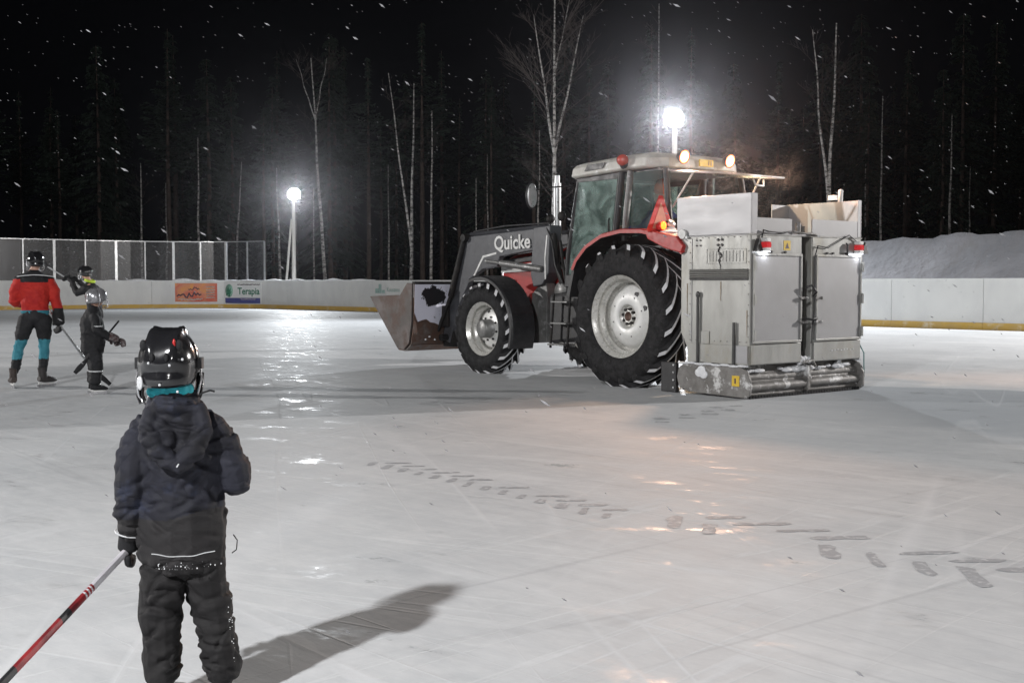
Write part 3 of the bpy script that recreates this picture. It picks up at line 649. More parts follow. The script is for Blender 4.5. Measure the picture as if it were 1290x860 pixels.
# rear fenders
FP = [(.93, 1.50), (.86, 1.62), (.66, 1.80), (.36, 1.935), (0, 1.985), (-.35, 1.975), (-.72, 1.91), (-.98, 1.80), (-1.08, 1.68)]
for sg in (1, -1):
    def fen(b, y0=.70, y1=1.20):
        n = len(FP); vs = []
        def off(i, d):
            a = Vector(FP[max(i - 1, 0)]); c = Vector(FP[min(i + 1, n - 1)]); t = (c - a).normalized(); nn = Vector((-t.y, t.x)) * -1
            return Vector(FP[i]) + nn * d
        for i in range(n):
            o_ = off(i, 0); q = off(i, -.025); l = off(i, -.058)
            vs += [(o_.x, sg * y0, o_.y), (o_.x, sg * (y1 - .03), o_.y), (o_.x, sg * y1, o_.y - .015), (l.x, sg * (y1 + .0), l.y), (l.x, sg * (y1 - .02), l.y), (q.x, sg * (y1 - .03), q.y), (q.x, sg * y0, q.y)]; 
        fs = []
        for i in range(n - 1):
            for k in range(7): fs.append((i * 7 + k, i * 7 + (k + 1) % 7, (i + 1) * 7 + (k + 1) % 7, (i + 1) * 7 + k))
        fs += [tuple(range(7)), tuple(reversed(range(7 * n - 7, 7 * n)))]
        b.add(vs, fs, 0, False); b.m = [1 if (i_ < (n - 1) * 7 and i_ % 7 >= 3) else 0 for i_ in range(len(fs))]
    fe = one('rear_fender', [M_red, M_black], tr, fen)
    one('fender_liner', M_black, fe, lambda b: b.prism([(1.02, 1.0)] + [(FP[i][0] * .965, (FP[i][1] - .865) * .955 + .865) for i in range(len(FP))] + [(-.95, 1.5), (-.5, 1.25)], sg * .70, sg * .73))
    one('fender_front', M_black, fe, lambda b: b.prism([(.90, 1.50), (.95, 1.48), (1.06, 1.15), (1.0, 1.12)], sg * .74, sg * 1.16))
    one('tail_block', M_red, fe, lambda b: b.prism([(-.45, 1.96), (-.98, 1.86), (-1.10, 1.74), (-1.06, 1.66), (-.80, 1.72), (-.50, 1.84)], sg * .80, sg * 1.222), bev=.012)
    one('snow_cap', M_snowm, fe, lambda b: [b.ball((-.55 - .12 * k, sg * (.95 + .04 * (k % 2)), 1.965 - .045 * k), (.10, .17, .03), 10, 6) for k in range(5)])
    one('tail_light', M_orangeon, fe, lambda b: b.ball((-.66, sg * 1.10, 2.0), (.035, .035, .05)))
    one('tail_light', M_redref, fe, lambda b: b.ball((-.60, sg * 1.09, 1.99), (.06, .06, .055)))
one('work_lamp_unlit', M_black, tr, lambda b: b.ball((-.60, .93, 2.02), (.05, .085, .06)))
one('lamp_glass', M_galv, tr, lambda b: b.ball((-.63, .935, 2.02), (.035, .07, .045)))
# slow vehicle triangle
sv = one('warning_triangle', M_redref, tr, lambda b: b.prism([(.11, 1.96), (.12, 1.92), (.56, 1.92), (.57, 1.96), (.37, 2.37), (.31, 2.37)], -.555, -.548, plane='YZ'))
for v in sv.data.vertices: v.co.y += .70
o = one('triangle_centre', M_pinkref, sv, lambda b: b.prism([(.195, 1.965), (.485, 1.965), (.34, 2.29)], -.5585, -.5555, plane='YZ'))
for v in o.data.vertices: v.co.y += .70
one('triangle_bracket', M_dark, tr, lambda b: b.tube([(-.545, 1.04, 2.15), (-.54, 1.04, 1.98), (-.45, 1.02, 1.94)], .014, 6))
# mirrors
for sg in (1, -1):
    mi_ = one('mirror', M_black, tr, lambda b: b.ball((1.72, sg * 1.22, 2.49), (.035, .10, .185), 18, 12))
    one('mirror_glass', M_galv, mi_, lambda b: b.ball((1.698, sg * 1.22, 2.49), (.022, .085, .165), 18, 12))
    one('mirror_arm', M_dark, tr, lambda b: b.tube([(1.32, sg * .76, 2.62), (1.6, sg * 1.05, 2.60), (1.72, sg * 1.2, 2.55)], .010, 6))
# front fenders
for sg in (1, -1):
    def ff(b):
        path = []
        for a in np.linspace(R(70), R(200), 18): path.append((2.92 + .77 * math.sin(a - PI / 2 + PI / 2) * 0 + .77 * math.cos(a), .645 + .77 * math.sin(a)))
        path = [(x, z) for x, z in path if True]
        n = len(path); vs = []
        for i, (x, z) in enumerate(path):
            nx, nz = (x - 2.92) / .77, (z - .645) / .77
            for (y, d) in ((.80, 0), (1.19, 0), (1.215, -.02), (1.215, -.06), (1.20, -.06), (1.19, -.022), (.80, -.022)): vs.append((x + nx * d, sg * y, z + nz * d))
        fs = []
        for i in range(n - 1):
            for k in range(7): fs.append((i * 7 + k, i * 7 + (k + 1) % 7, (i + 1) * 7 + (k + 1) % 7, (i + 1) * 7 + k))
        fs += [tuple(range(7)), tuple(range(7 * n - 7, 7 * n))]; b.add(vs, fs)
    def ff2(b):
        ff(b)
    fo = one('front_fender', M_black, tr, ff2)
    one('fender_bracket', M_dark, tr, lambda b: b.tube([(2.92, sg * .8, 1.0), (2.8, sg * .95, 1.39)], .02, 6))
# loader
YA0, YA1 = .42, .60
ARM = [(2.16, 2.06), (2.30, 2.09), (4.02, 2.02), (4.10, 1.95), (4.60, .78), (4.70, .42), (4.52, .36), (4.33, .86), (3.95, 1.38), (3.64, 1.52), (3.28, 1.55), (3.22, 1.70), (2.20, 1.80)]
for sg in (1, -1):
    ar = one('loader_arm', M_loader, tr, lambda b: b.prism(ARM, sg * (YA1 - .09), sg * YA1), bev=.012)
    one('arm_tube', M_loader, ar, lambda b: b.tube([(2.15, sg * .53, 2.10), (4.05, sg * .53, 2.04)], .045, 4, smooth=False))
    one('tilt_rod', M_dark, ar, lambda b: (b.tube([(4.07, sg * .62, 2.02), (4.40, sg * .66, 1.1)], .045, 12), b.tube([(4.40, sg * .66, 1.1), (4.72, sg * .68, .55)], .028, 12), b.cyl((4.05, sg * .55, 2.0), (4.05, sg * .68, 2.0), .06, 12)))
    one('lift_cylinder', M_loaderg, ar, lambda b: (b.tube([(2.15, sg * .66, 1.50), (3.1, sg * .66, 1.60)], .048, 14), b.tube([(3.1, sg * .66, 1.60), (3.5, sg * .64, 1.64)], .028, 12)))
    one('decal_line', M_white, ar, lambda b: (b.prism([(3.875, 1.42), (3.635, 1.72), (3.30, 1.768), (3.30, 1.738), (3.61, 1.69), (3.84, 1.42)], sg * (YA1 + .001), sg * (YA1 + .005))))
    one('mast', M_loader, tr, lambda b: b.prism([(2.36, 2.10), (1.98, 2.12), (2.02, 1.45), (2.16, 1.28), (2.36, 1.25), (2.42, 1.42)], sg * .44, sg * .66), bev=.015)
    one('mast_plate', M_loaderg, tr, lambda b: b.prism([(2.46, 1.15), (2.16, 1.40), (2.12, 1.2), (2.13, .46), (2.43, .44), (2.50, .60)], sg * .44, sg * .60), bev=.01)
    one('decal_line', M_white, tr, lambda b: b.prism([(2.06, 1.98), (2.035, 1.98), (2.08, 1.66), (2.07, 1.36), (2.095, 1.36), (2.105, 1.66)], sg * .662, sg * .666))
    one('bracket_arm', M_dark, tr, lambda b: (b.tube([(1.98, sg * .6, 2.0), (1.90, sg * .62, 1.6), (1.72, sg * .66, 1.3)], .04, 8), b.tube([(1.86, sg * .58, 1.9), (1.76, sg * .6, 1.5), (1.62, sg * .66, 1.25)], .022, 8)))
one('subframe', M_dark, tr, lambda b: b.bb((1.8, -.5, .75), (2.45, .5, .95)), bev=.02)
one('cross_tube', M_loader, tr, lambda b: b.cyl((4.2, -.5, 1.25), (4.2, .5, 1.25), .07, 16))
one('work_lamp_unlit', M_dark, tr, lambda b: (b.ball((2.16, .5, 2.22), (.06, .06, .065)), b.ball((1.98, .45, 2.25), (.07, .05, .07))))
text_obj('lettering', 'Quicke', .29, M_white, tr, (2.91, YA1 + .014, 1.895), (-1, 0, .035), UP, bold=.006, sx=1.03)
# hoses
for hp in ([(2.1, .64, 2.12), (1.9, .7, 1.9), (1.82, .7, 1.55), (1.6, .75, 1.3)], [(4.0, .5, 2.1), (3.2, .5, 2.16), (2.2, .5, 2.16)], [(4.3, .6, 1.2), (4.55, .62, .9), (4.65, .6, .6)]): one('hydraulic_hose', M_black, tr, lambda b: b.tube(hp, .013, 6))
# bucket
BS = [(5.92, 1.09), (5.78, .94), (5.10, .27), (4.92, .26), (4.78, .36), (4.70, .70), (4.68, 1.30), (4.82, 1.31), (5.02, 1.12)]
bk = one('bucket', M_bucket, tr, lambda b: None)
for sg in (1, -1):
    one('side_plate', M_bucket, bk, lambda b: b.prism(BS, sg * 1.17, sg * 1.20), bev=.004)
def bshell(b):
    P = [(5.88, 1.06), (5.76, .93), (5.10, .265), (4.92, .255), (4.77, .35), (4.69, .70), (4.67, 1.31)]
    t = .02
    for a, c in zip(P, P[1:]):
        d = (Vector(c) - Vector(a)).normalized(); nn = Vector((d.y, -d.x)) * -t
        b.prism([a, c, (c[0] - nn.x * -1, c[1] - nn.y * -1), (a[0] - nn.x * -1, a[1] - nn.y * -1)], -1.17, 1.17)
one('back_plate', M_rust, bk, bshell)
one('edge_rail', M_dark, bk, lambda b: b.bb((4.63, -1.17, 1.29), (4.72, 1.17, 1.33)), bev=.005)
def patch_mat():
    m, nt, p = nodes('white_enamel_chipped'); N = nt.nodes; L = nt.links
    tc = N.new('ShaderNodeTexCoord')
    def nz(s_, l, dt=5):
        mp = N.new('ShaderNodeMapping'); mp.inputs['Location'].default_value = l; L.new(tc.outputs['Object'], mp.inputs[0])
        n = N.new('ShaderNodeTexNoise'); n.inputs['Scale'].default_value = s_; n.inputs['Detail'].default_value = dt; n.inputs['Roughness'].default_value = .7; L.new(mp.outputs[0], n.inputs['Vector']); return n.outputs[0]
    # black worn patch: distance to a centre plus noise
    sep = N.new('ShaderNodeSeparateXYZ'); L.new(tc.outputs['Object'], sep.inputs[0])
    def mth(op, a, b=None):
        x = N.new('ShaderNodeMath'); x.operation = op
        for i, q in enumerate((a, b)):
            if q is None: continue
            if isinstance(q, (int, float)): x.inputs[i].default_value = q
            else: L.new(q, x.inputs[i])
        return x.outputs[0]
    dy = mth('MULTIPLY', mth('SUBTRACT', sep.outputs[1], .82), 3.4); dz = mth('MULTIPLY', mth('SUBTRACT', sep.outputs[2], 1.09), 5.6)
    r = mth('SQRT', mth('ADD', mth('MULTIPLY', dy, dy), mth('MULTIPLY', dz, dz)))
    v = mth('ADD', r, mth('MULTIPLY', mth('SUBTRACT', nz(7, (3, 1, 0)), .5), 2.2))
    k = mth('LESS_THAN', v, .72); k2 = mth('GREATER_THAN', nz(11, (9, 4, 2)), .655); k = mth('MAXIMUM', k, k2)
    mx = N.new('ShaderNodeMix'); mx.data_type = 'RGBA'; L.new(k, mx.inputs[0]); mx.inputs[6].default_value = (.70, .71, .82, 1); mx.inputs[7].default_value = (.015, .015, .018, 1)
    L.new(mx.outputs[2], p.inputs['Base Color']); p.inputs['Roughness'].default_value = .4; return m
def patch(b):
    r_ = random.Random(5); low = [(1.165, .84)]
    y = 1.1
    while y > -1.0: low.append((y, .73 + .12 * noise.noise(Vector((y * 4, 0, 9))) - (.06 if y < .9 else 0))); y -= .08
    poly = low + [(-1.1, 1.285), (1.165, 1.285)]
    n = len(poly)
    xs = lambda z: 4.645 + (1.31 - z) * .033
    b.add([(xs(z) + .012, y_, z) for y_, z in poly] + [(xs(z) - .004, y_, z) for y_, z in poly], [tuple(range(n)), tuple(reversed(range(n, 2 * n)))] + [(i, i + n, (i + 1) % n + n, (i + 1) % n) for i in range(n)])
one('white_patch', patch_mat(), bk, patch)
for yy in (.55, -.55):
    one('bucket_hook', M_dark, bk, lambda b: (b.bb((4.45, yy - .09, .30), (4.72, yy + .03, .62)), b.bb((4.5, yy - .12, .62), (4.68, yy + .10, .95)), b.cyl((4.58, yy - .18, .45), (4.58, yy + .18, .45), .05, 12)), bev=.01)
one('bucket_snow', M_snowm, bk, lambda b: [b.ball((4.68, .62 + .45 * rnd.random(), .32 + .18 * rnd.random()), (.012, .02, .015), 6, 4) for _ in range(4)])
bk.data.materials.clear()
bk_e = bk

# ------------------------------------------------------------------ ice resurfacing machine behind the tractor
mc = empty('ice_resurfacer', (TO[0], TO[1], 0), PI - AH); tag(mc, 'tall grey aluminium ice resurfacing machine carried on the back of the tractor', 'ice machine')
XR, XF = -2.08, -1.02
SIDE = [(XF, 1.85), (XR, 1.85), (XR, .38), (XF - .14, .38), (XF - .10, .55), (XF + .0, .72)]
def cab_unit(y0, y1, side_y):
    one('cabinet', M_alu, mc, lambda b: b.prism(SIDE, min(y0, y1), max(y0, y1)), bev=.012)
cab_unit(.27, 1.17, 1.17); cab_unit(-.87, .08, -.87)
one('inner_frame', M_dark, mc, lambda b: (b.bb((XF - .3, .085, .45), (XR + .25, .265, 1.75)), b.tube([(XR + .08, .20, .5), (XR + .08, .19, 1.85)], .02, 8), b.tube([(XR + .1, .13, .5), (XR + .1, .13, 1.6)], .015, 8)))
# side details (left)
YS = 1.172
one('lower_panel', M_alu, mc, lambda b: b.bb((XF - .13, YS, .385), (XR + .01, YS + .012, .60)), bev=.003)
one('corner_panel', M_alub, mc, lambda b: b.bb((XR + .02, YS + .013, .40), (XR + .24, YS + .018, .60)), bev=.002)
one('patch_plate', M_alu, mc, lambda b: b.bb((-1.33, YS, .602), (-1.48, YS + .008, .75)), bev=.002)
one('vent_backing', M_black, mc, lambda b: b.bb((-1.17, YS - .0, 1.335), (XR + .03, YS + .004, 1.465)))
for k in range(6):
    b = MB(); b.box((-1.61, YS + .012, 1.355 + k * .020), (.88, .022, .010), Matrix.Rotation(R(30), 3, 'X')); b.build('louvre_slat', M_loaderg if k < 1 else M_alu, mc)
gh = mat('faded_decal', (.40, .40, .38), .5)
one('faded_decal', gh, mc, lambda b: (b.bb((-1.43, YS + .001, 1.525), (-2.02, YS + .003, 1.53)), b.bb((-1.43, YS + .001, 1.69), (-2.02, YS + .003, 1.695)), b.bb((-1.43, YS + .001, 1.53), (-1.435, YS + .003, 1.69)), b.bb((-2.015, YS + .001, 1.53), (-2.02, YS + .003, 1.69)), [b.bb((-1.47 - .05 * k, YS + .001, 1.55), (-1.476 - .05 * k, YS + .003, 1.665 + .01 * (k % 2))) for k in range(11)], [b.bb((-1.47 - .1 * k, YS + .001, 1.60 + .03 * (k % 3)), (-1.52 - .1 * k, YS + .003, 1.606 + .03 * (k % 3))) for k in range(5)]))
r3 = random.Random(11)
for (x, z) in [(-1.27, 1.80), (-1.33, 1.80), (-1.27, 1.74), (-1.33, 1.74), (-1.60, 1.80), (-1.66, 1.80), (-1.60, 1.74), (-1.66, 1.74), (-1.62, 1.56), (-1.63, 1.64)]:
    one('bolt', M_black, mc, lambda b: b.cyl((x, YS, z), (x, YS + .012, z), .016 if x < -1.5 else .009, 8))
def drip(b):
    p = [(-1.63, 1.72), (-1.60, 1.67), (-1.66, 1.62), (-1.61, 1.57), (-1.64, 1.50), (-1.63, 1.42)]
    for i, (a, c) in enumerate(zip(p, p[1:])): b.tube([(a[0], YS + .004, a[1]), (c[0], YS + .004, c[1])], [.010 - .0016 * i, .009 - .0016 * i], 5)
one('oil_streak', M_black, mc, drip)
one('latch_rod', M_rod, mc, lambda b: (b.tube([(-1.315, YS + .025, .36), (-1.315, YS + .025, 1.16)], .016, 10), b.ball((-1.315, YS + .025, 1.17), (.03, .018, .04))))
one('latch_rod', M_rod, mc, lambda b: b.tube([(-1.865, YS + .025, .36), (-1.865, YS + .025, .86)], [.020, .016], 10))
one('hose_fitting', M_white, mc, lambda b: (b.cyl((-1.06, YS, 1.88), (-1.06, YS + .03, 1.88), .055, 18), b.cyl((-1.13, YS, 1.84), (-1.13, YS + .03, 1.84), .018, 8, mi=0)))
# panel seams on the side (recessed look: thin proud strips)
one('seam_strip', M_alu2, mc, lambda b: (b.bb((XF - .01, YS, 1.842), (XR, YS + .006, 1.852)), b.bb((-1.20, YS, .62), (-1.193, YS + .004, 1.82))))
rv = one('rivets', M_steel, mc, lambda b: [b.cyl((-1.08 - .095 * k, YS, z), (-1.08 - .095 * k, YS + .005, z), .006, 6) for k in range(11) for z in (1.825, .64)] + [b.cyl((x, YS, .70 + .12 * k), (x, YS + .005, .70 + .12 * k), .006, 6) for k in range(10) for x in (-1.17, -2.055)]); rv['kind'] = 'stuff'
one('rust_streak', mat('rust_stain', (.20, .13, .07), .8, col2=(.33, .28, .2), scale=30), mc, lambda b: [b.prism([(x, z), (x - .012, z), (x - .008, z - l_), (x - .004, z - l_)], YS + .0006, YS + .0016) for (x, z, l_) in ((-1.30, .98, .3), (-1.86, .72, .2), (-1.42, .62, .12), (-1.64, 1.32, .22), (-2.03, 1.0, .3), (-1.12, 1.3, .4), (-1.75, .6, .14))])
# hopper
one('hopper_side', M_alub, mc, lambda b: (b.bb((XF + .07, 1.155, 1.856), (XR, 1.17, 2.31)), b.bb((XR, 1.06, 1.857), (XR + .015, 1.154, 2.31))), bev=.003)
one('hopper_side', M_alub, mc, lambda b: (b.bb((XF + .07, -.87, 1.856), (XR, -.855, 2.31)), b.bb((XR, -.854, 1.857), (XR + .015, -.80, 2.31))), bev=.003)
one('hopper_rear', M_alu2, mc, lambda b: b.bb((XR + .003, .45, 1.853), (XR + .02, 1.058, 2.04)), bev=.003)
one('hopper_rear', M_alu2, mc, lambda b: (b.bb((XR + .003, -.798, 1.853), (XR + .02, .08, 2.05)),), bev=.003)
one('hopper_front', M_alub, mc, lambda b: (b.bb((XF + .05, -.853, 1.853), (XF + .065, 1.15, 2.03)), b.bb((XF + .03, -.853, 1.857), (XF + .045, -.52, 2.30))), bev=.002)
one('hopper_floor', M_alub, mc, lambda b: b.bb((XF + .04, -.85, 1.853), (XR + .03, 1.15, 1.87)))
one('deck_edge', M_alu, mc, lambda b: (b.bb((XR - .008, -.88, 1.843), (XR + .05, 1.18, 1.852)),))
one('deck_pipe', M_steel, mc, lambda b: (b.tube([(XR - .01, .45, 1.9), (XR - .03, .30, 1.88), (XR - .03, .1, 1.875), (XR, -.05, 1.86)], .012, 8), b.cyl((XR + .05, .28, 1.87), (XR + .05, .28, 2.0), .03, 10), b.cyl((XR + .1, .16, 1.87), (XR + .1, .16, 1.97), .04, 10)))
# rear doors with frames
for (ya, yb, hy) in ((.30, 1.145, 1.15), (-.845, .02, -.86)):
    d = one('door', M_alu2, mc, lambda b: b.bb((XR - .022, ya, .635), (XR - .002, yb, 1.63)), bev=.005)
    one('door_frame', M_alu, d, lambda b: (b.bb((XR - .034, ya - .006, 1.612), (XR - .0225, yb + .006, 1.64)), b.bb((XR - .034, ya - .006, .625), (XR - .0225, yb + .006, .65)), b.bb((XR - .034, ya - .006, .6505), (XR - .0225, ya + .02, 1.6115)), b.bb((XR - .034, yb - .02, .6505), (XR - .0225, yb + .006, 1.6115))), bev=.003)
    for z in (.72, 1.12, 1.50): one('hinge', M_alu, d, lambda b: (b.cyl((XR - .04, hy, z - .06), (XR - .04, hy, z + .06), .014, 8), b.bb((XR - .036, hy - .05 if hy > 0 else hy + .0, z - .045), (XR - .028, hy if hy > 0 else hy + .05, z + .045))))
    ly = ya if hy > 0 else yb
    for z in (.85, 1.13): one('latch', M_steel, d, lambda b: (b.bb((XR - .06, ly - .05, z - .015), (XR - .036, ly + .05, z + .015)), b.ball((XR - .06, ly - .05, z), (.02, .02, .02), 8, 6)), bev=.004)
    for q in (.33, .62, .75): one('bolt', M_black, mc, lambda b: b.cyl((XR, ya + (yb - ya) * q, 1.657), (XR - .02, ya + (yb - ya) * q, 1.657), .014, 8))
    lower = one('lower_door', M_alu, mc, lambda b: b.bb((XR - .012, ya - .02, .39), (XR - .001, yb + .02, .615)), bev=.004)
one('snow_streak', M_snowm, mc, lambda b: [b.ball((XR - .014, -.30 - .06 * k, .50 + .005 * (k % 3)), (.006, .018, .006), 6, 4) for k in range(8)])
# yellow stickers
one('warning_sticker', M_yellow, mc, lambda b: b.bb((XR - .003, .60, 1.68), (XR - .0005, .48, 1.79)))
one('sticker_symbol', M_brown, mc, lambda b: (b.prism([(.575, 1.70), (.505, 1.70), (.54, 1.765)], XR - .0052, XR - .0035, plane='YZ')))
one('warning_sticker', M_yellow, mc, lambda b: b.bb((-1.86, 1.212, .14), (-1.97, 1.2155, .26)))
one('sticker_symbol', M_brown, mc, lambda b: b.bb((-1.90, 1.216, .17), (-1.92, 1.2175, .23)))
# tail lamps with black wedge brackets, white lamp lighting the frame
M_wled = emitter('white_lamp_lit', (.9, .93, 1), 3.5); M_rlamp = mat('red_lens', (.55, .02, .03), .2, coat=1, emit=(1, .05, .05), es=.25)
for (y, sg) in ((.97, 1), (-.76, -1)):
    tl = one('rear_lamp', M_white, mc, lambda b: (b.bb((XR - .09, y - .045, 1.66), (XR - .005, y + .045, 1.70)), b.bb((XR - .09, y - .04, 1.765), (XR - .005, y + .04, 1.81))), bev=.012)
    one('red_lens', M_rlamp, tl, lambda b: b.bb((XR - .095, y - .044, 1.702), (XR - .006, y + .044, 1.764)), bev=.01)
    one('white_lens', M_wled, tl, lambda b: b.bb((XR - .085, y - .035, 1.652), (XR - .01, y + .035, 1.658)))
    one('lamp_bracket', M_black, tl, lambda b: b.prism([(y + sg * .06, 1.66), (y + sg * .17, 1.66), (y + sg * .12, 1.80)], XR - .06, XR - .004, plane='YZ'))
    L = bpy.data.lights.new('rear_lamp_glow', 'POINT'); L.energy = 1.2; L.color = (.9, .93, 1); L.shadow_soft_size = .02
    lo = bpy.data.objects.new('rear_lamp_glow', L); link(lo, mc); lo.location = (XR - .06, y, 1.64)
# cables
one('cable', M_black, mc, lambda b: (b.tube([(XR - .012, 1.0, 1.81), (XR - .02, .98, 1.90), (XR - .02, .9, 1.885), (XR - .03, .68, 1.875), (XR - .02, .5, 1.895)], .009, 6), b.tube([(XR - .012, -.78, 1.80), (XR - .02, -.6, 1.88), (XR - .02, -.45, 1.82), (XR - .02, -.2, 1.72), (XR - .02, .0, 1.74), (XR - .02, .06, 1.6), (XR - .02, .055, 1.0), (XR - .03, .12, .6)], .007, 6), b.tube([(XR - .02, .22, 1.25), (XR - .09, .2, 1.28), (XR - .09, .1, 1.2), (XR - .02, .08, 1.15)], .012, 6), b.tube([(XR - .02, .3, .9), (XR - .1, .2, .88), (XR - .1, .1, .9), (XR - .02, .05, .86)], .012, 6)))
one('handle', M_black, mc, lambda b: b.tube([(XR - .01, -.56, 1.78), (XR - .03, -.56, 1.76), (XR - .03, -.56, 1.64), (XR - .01, -.56, 1.62)], .012, 6))
# base: side shoes, water box, tubes, squeegee
shoe = [(-1.00, .20), (-1.03, .31), (-1.12, .36), (-1.98, .36), (-2.07, .32), (-2.12, .22), (-2.12, .05), (-2.06, .012), (-1.20, .03), (-1.04, .07)]
for sg, y0 in ((1, 1.19), (-1, -.91)):
    one('side_shoe', M_steel, mc, lambda b: b.prism(shoe, y0 - .012, y0 + .020), bev=.006)
    one('shoe_snow', M_snowm, mc, lambda b: [b.ball((-1.1 - .13 * k, y0 + .02, .365 + .008 * (k % 2)), (.09, .03, .016), 8, 5) for k in range(8)] + [b.ball((-1.45 + .1 * rnd.random(), y0 + .022, .22 + .1 * rnd.random()), (.07, .006, .05), 8, 6) for _ in range(4)])
one('base_box', M_loaderg, mc, lambda b: (b.bb((-1.1, -.89, .10), (-1.95, 1.175, .375)),), bev=.01)
for k, (x, z, r_) in enumerate(((-1.99, .245, .05), (-2.04, .14, .048), (-2.0, .055, .035))):
    one('base_tube', M_steel, mc, lambda b: b.tube([(x, -.90, z), (x, .08, z)], r_, 14)); one('base_tube', M_steel, mc, lambda b: b.tube([(x, .16, z - .008), (x, 1.175, z - .008)], r_, 14))
one('rear_skirt', M_steel, mc, lambda b: b.prism([(-1.952, .372), (-2.03, .20), (-2.03, .06), (-1.952, .05)], -.90, 1.175), bev=.004)
one('squeegee', M_rubber, mc, lambda b: [b.bb((-2.05, -.9 + .05 * k, .002), (-2.065, -.86 + .05 * k, .035)) for k in range(41)])
one('tube_clamp', M_steel, mc, lambda b: (b.bb((-2.09, .09, .05), (-1.93, .15, .34)), b.cyl((-2.1, .12, .2), (-2.0, .12, .2), .04, 12), b.tube([(-2.08, .0, .33), (-2.12, .1, .40), (-2.1, .25, .38)], .02, 8)), bev=.01)
rs = random.Random(4)
one('slush', M_snowm, mc, lambda b: [b.ball((-1.98 - .05 * rs.random(), rs.choice([rs.uniform(-.8, 1.1), rs.gauss(.25, .15), rs.gauss(.2, .1)]), .29 + .03 * rs.random()), (.03 + .03 * rs.random(), .03 + .10 * rs.random(), .012 + .022 * rs.random()), 7, 5) for _ in range(46)])
one('slush', M_snowm, mc, lambda b: [b.ball((-2.05, rs.gauss(.22, .07), .36 + .08 * rs.random()), (.03, .04, .03), 7, 5) for _ in range(10)] + [b.prism([(-.62, .30), (-.42, .30), (-.57, .40)], -1.99, -2.02, plane='YZ')])
one('hose', mat('teal_hose', (.08, .2, .2), .5), mc, lambda b: b.tube([(XR + .01, -.885, .55), (XR - .02, -.93, .45), (XR - .02, -.94, .15), (XR + .02, -.90, .08)], .008, 6))
one('side_flap', M_black, mc, lambda b: (b.bb((-.72, 1.14, .005), (-.97, 1.19, .36))), bev=.008)
one('flap_bolts', M_galv, mc, lambda b: [b.cyl((-.93, 1.19, .06 + .09 * k), (-.93, 1.20, .06 + .09 * k), .012, 8) for k in range(4)])
one('hitch_frame', M_dark, mc, lambda b: (b.tube([(-1.1, -.4, .5), (-.6, -.35, .55)], .04, 8), b.tube([(-1.1, .4, .5), (-.6, .35, .55)], .04, 8), b.tube([(-1.1, 0, 1.1), (-.6, 0, 1.0)], .035, 8)))

# chimney-like mast with white lamp seen behind the hopper
one('vent_pipe', M_white, mc, lambda b: (b.tube([(-1.72, -.93, 1.9), (-1.72, -.93, 2.2), (-1.73, -.93, 2.44)], [.03, .032, .028], 12), b.ball((-1.73, -.93, 2.44), (.032, .032, .03), 12, 8), b.bb((-1.66, -.96, 2.34), (-1.56, -.90, 2.40))))

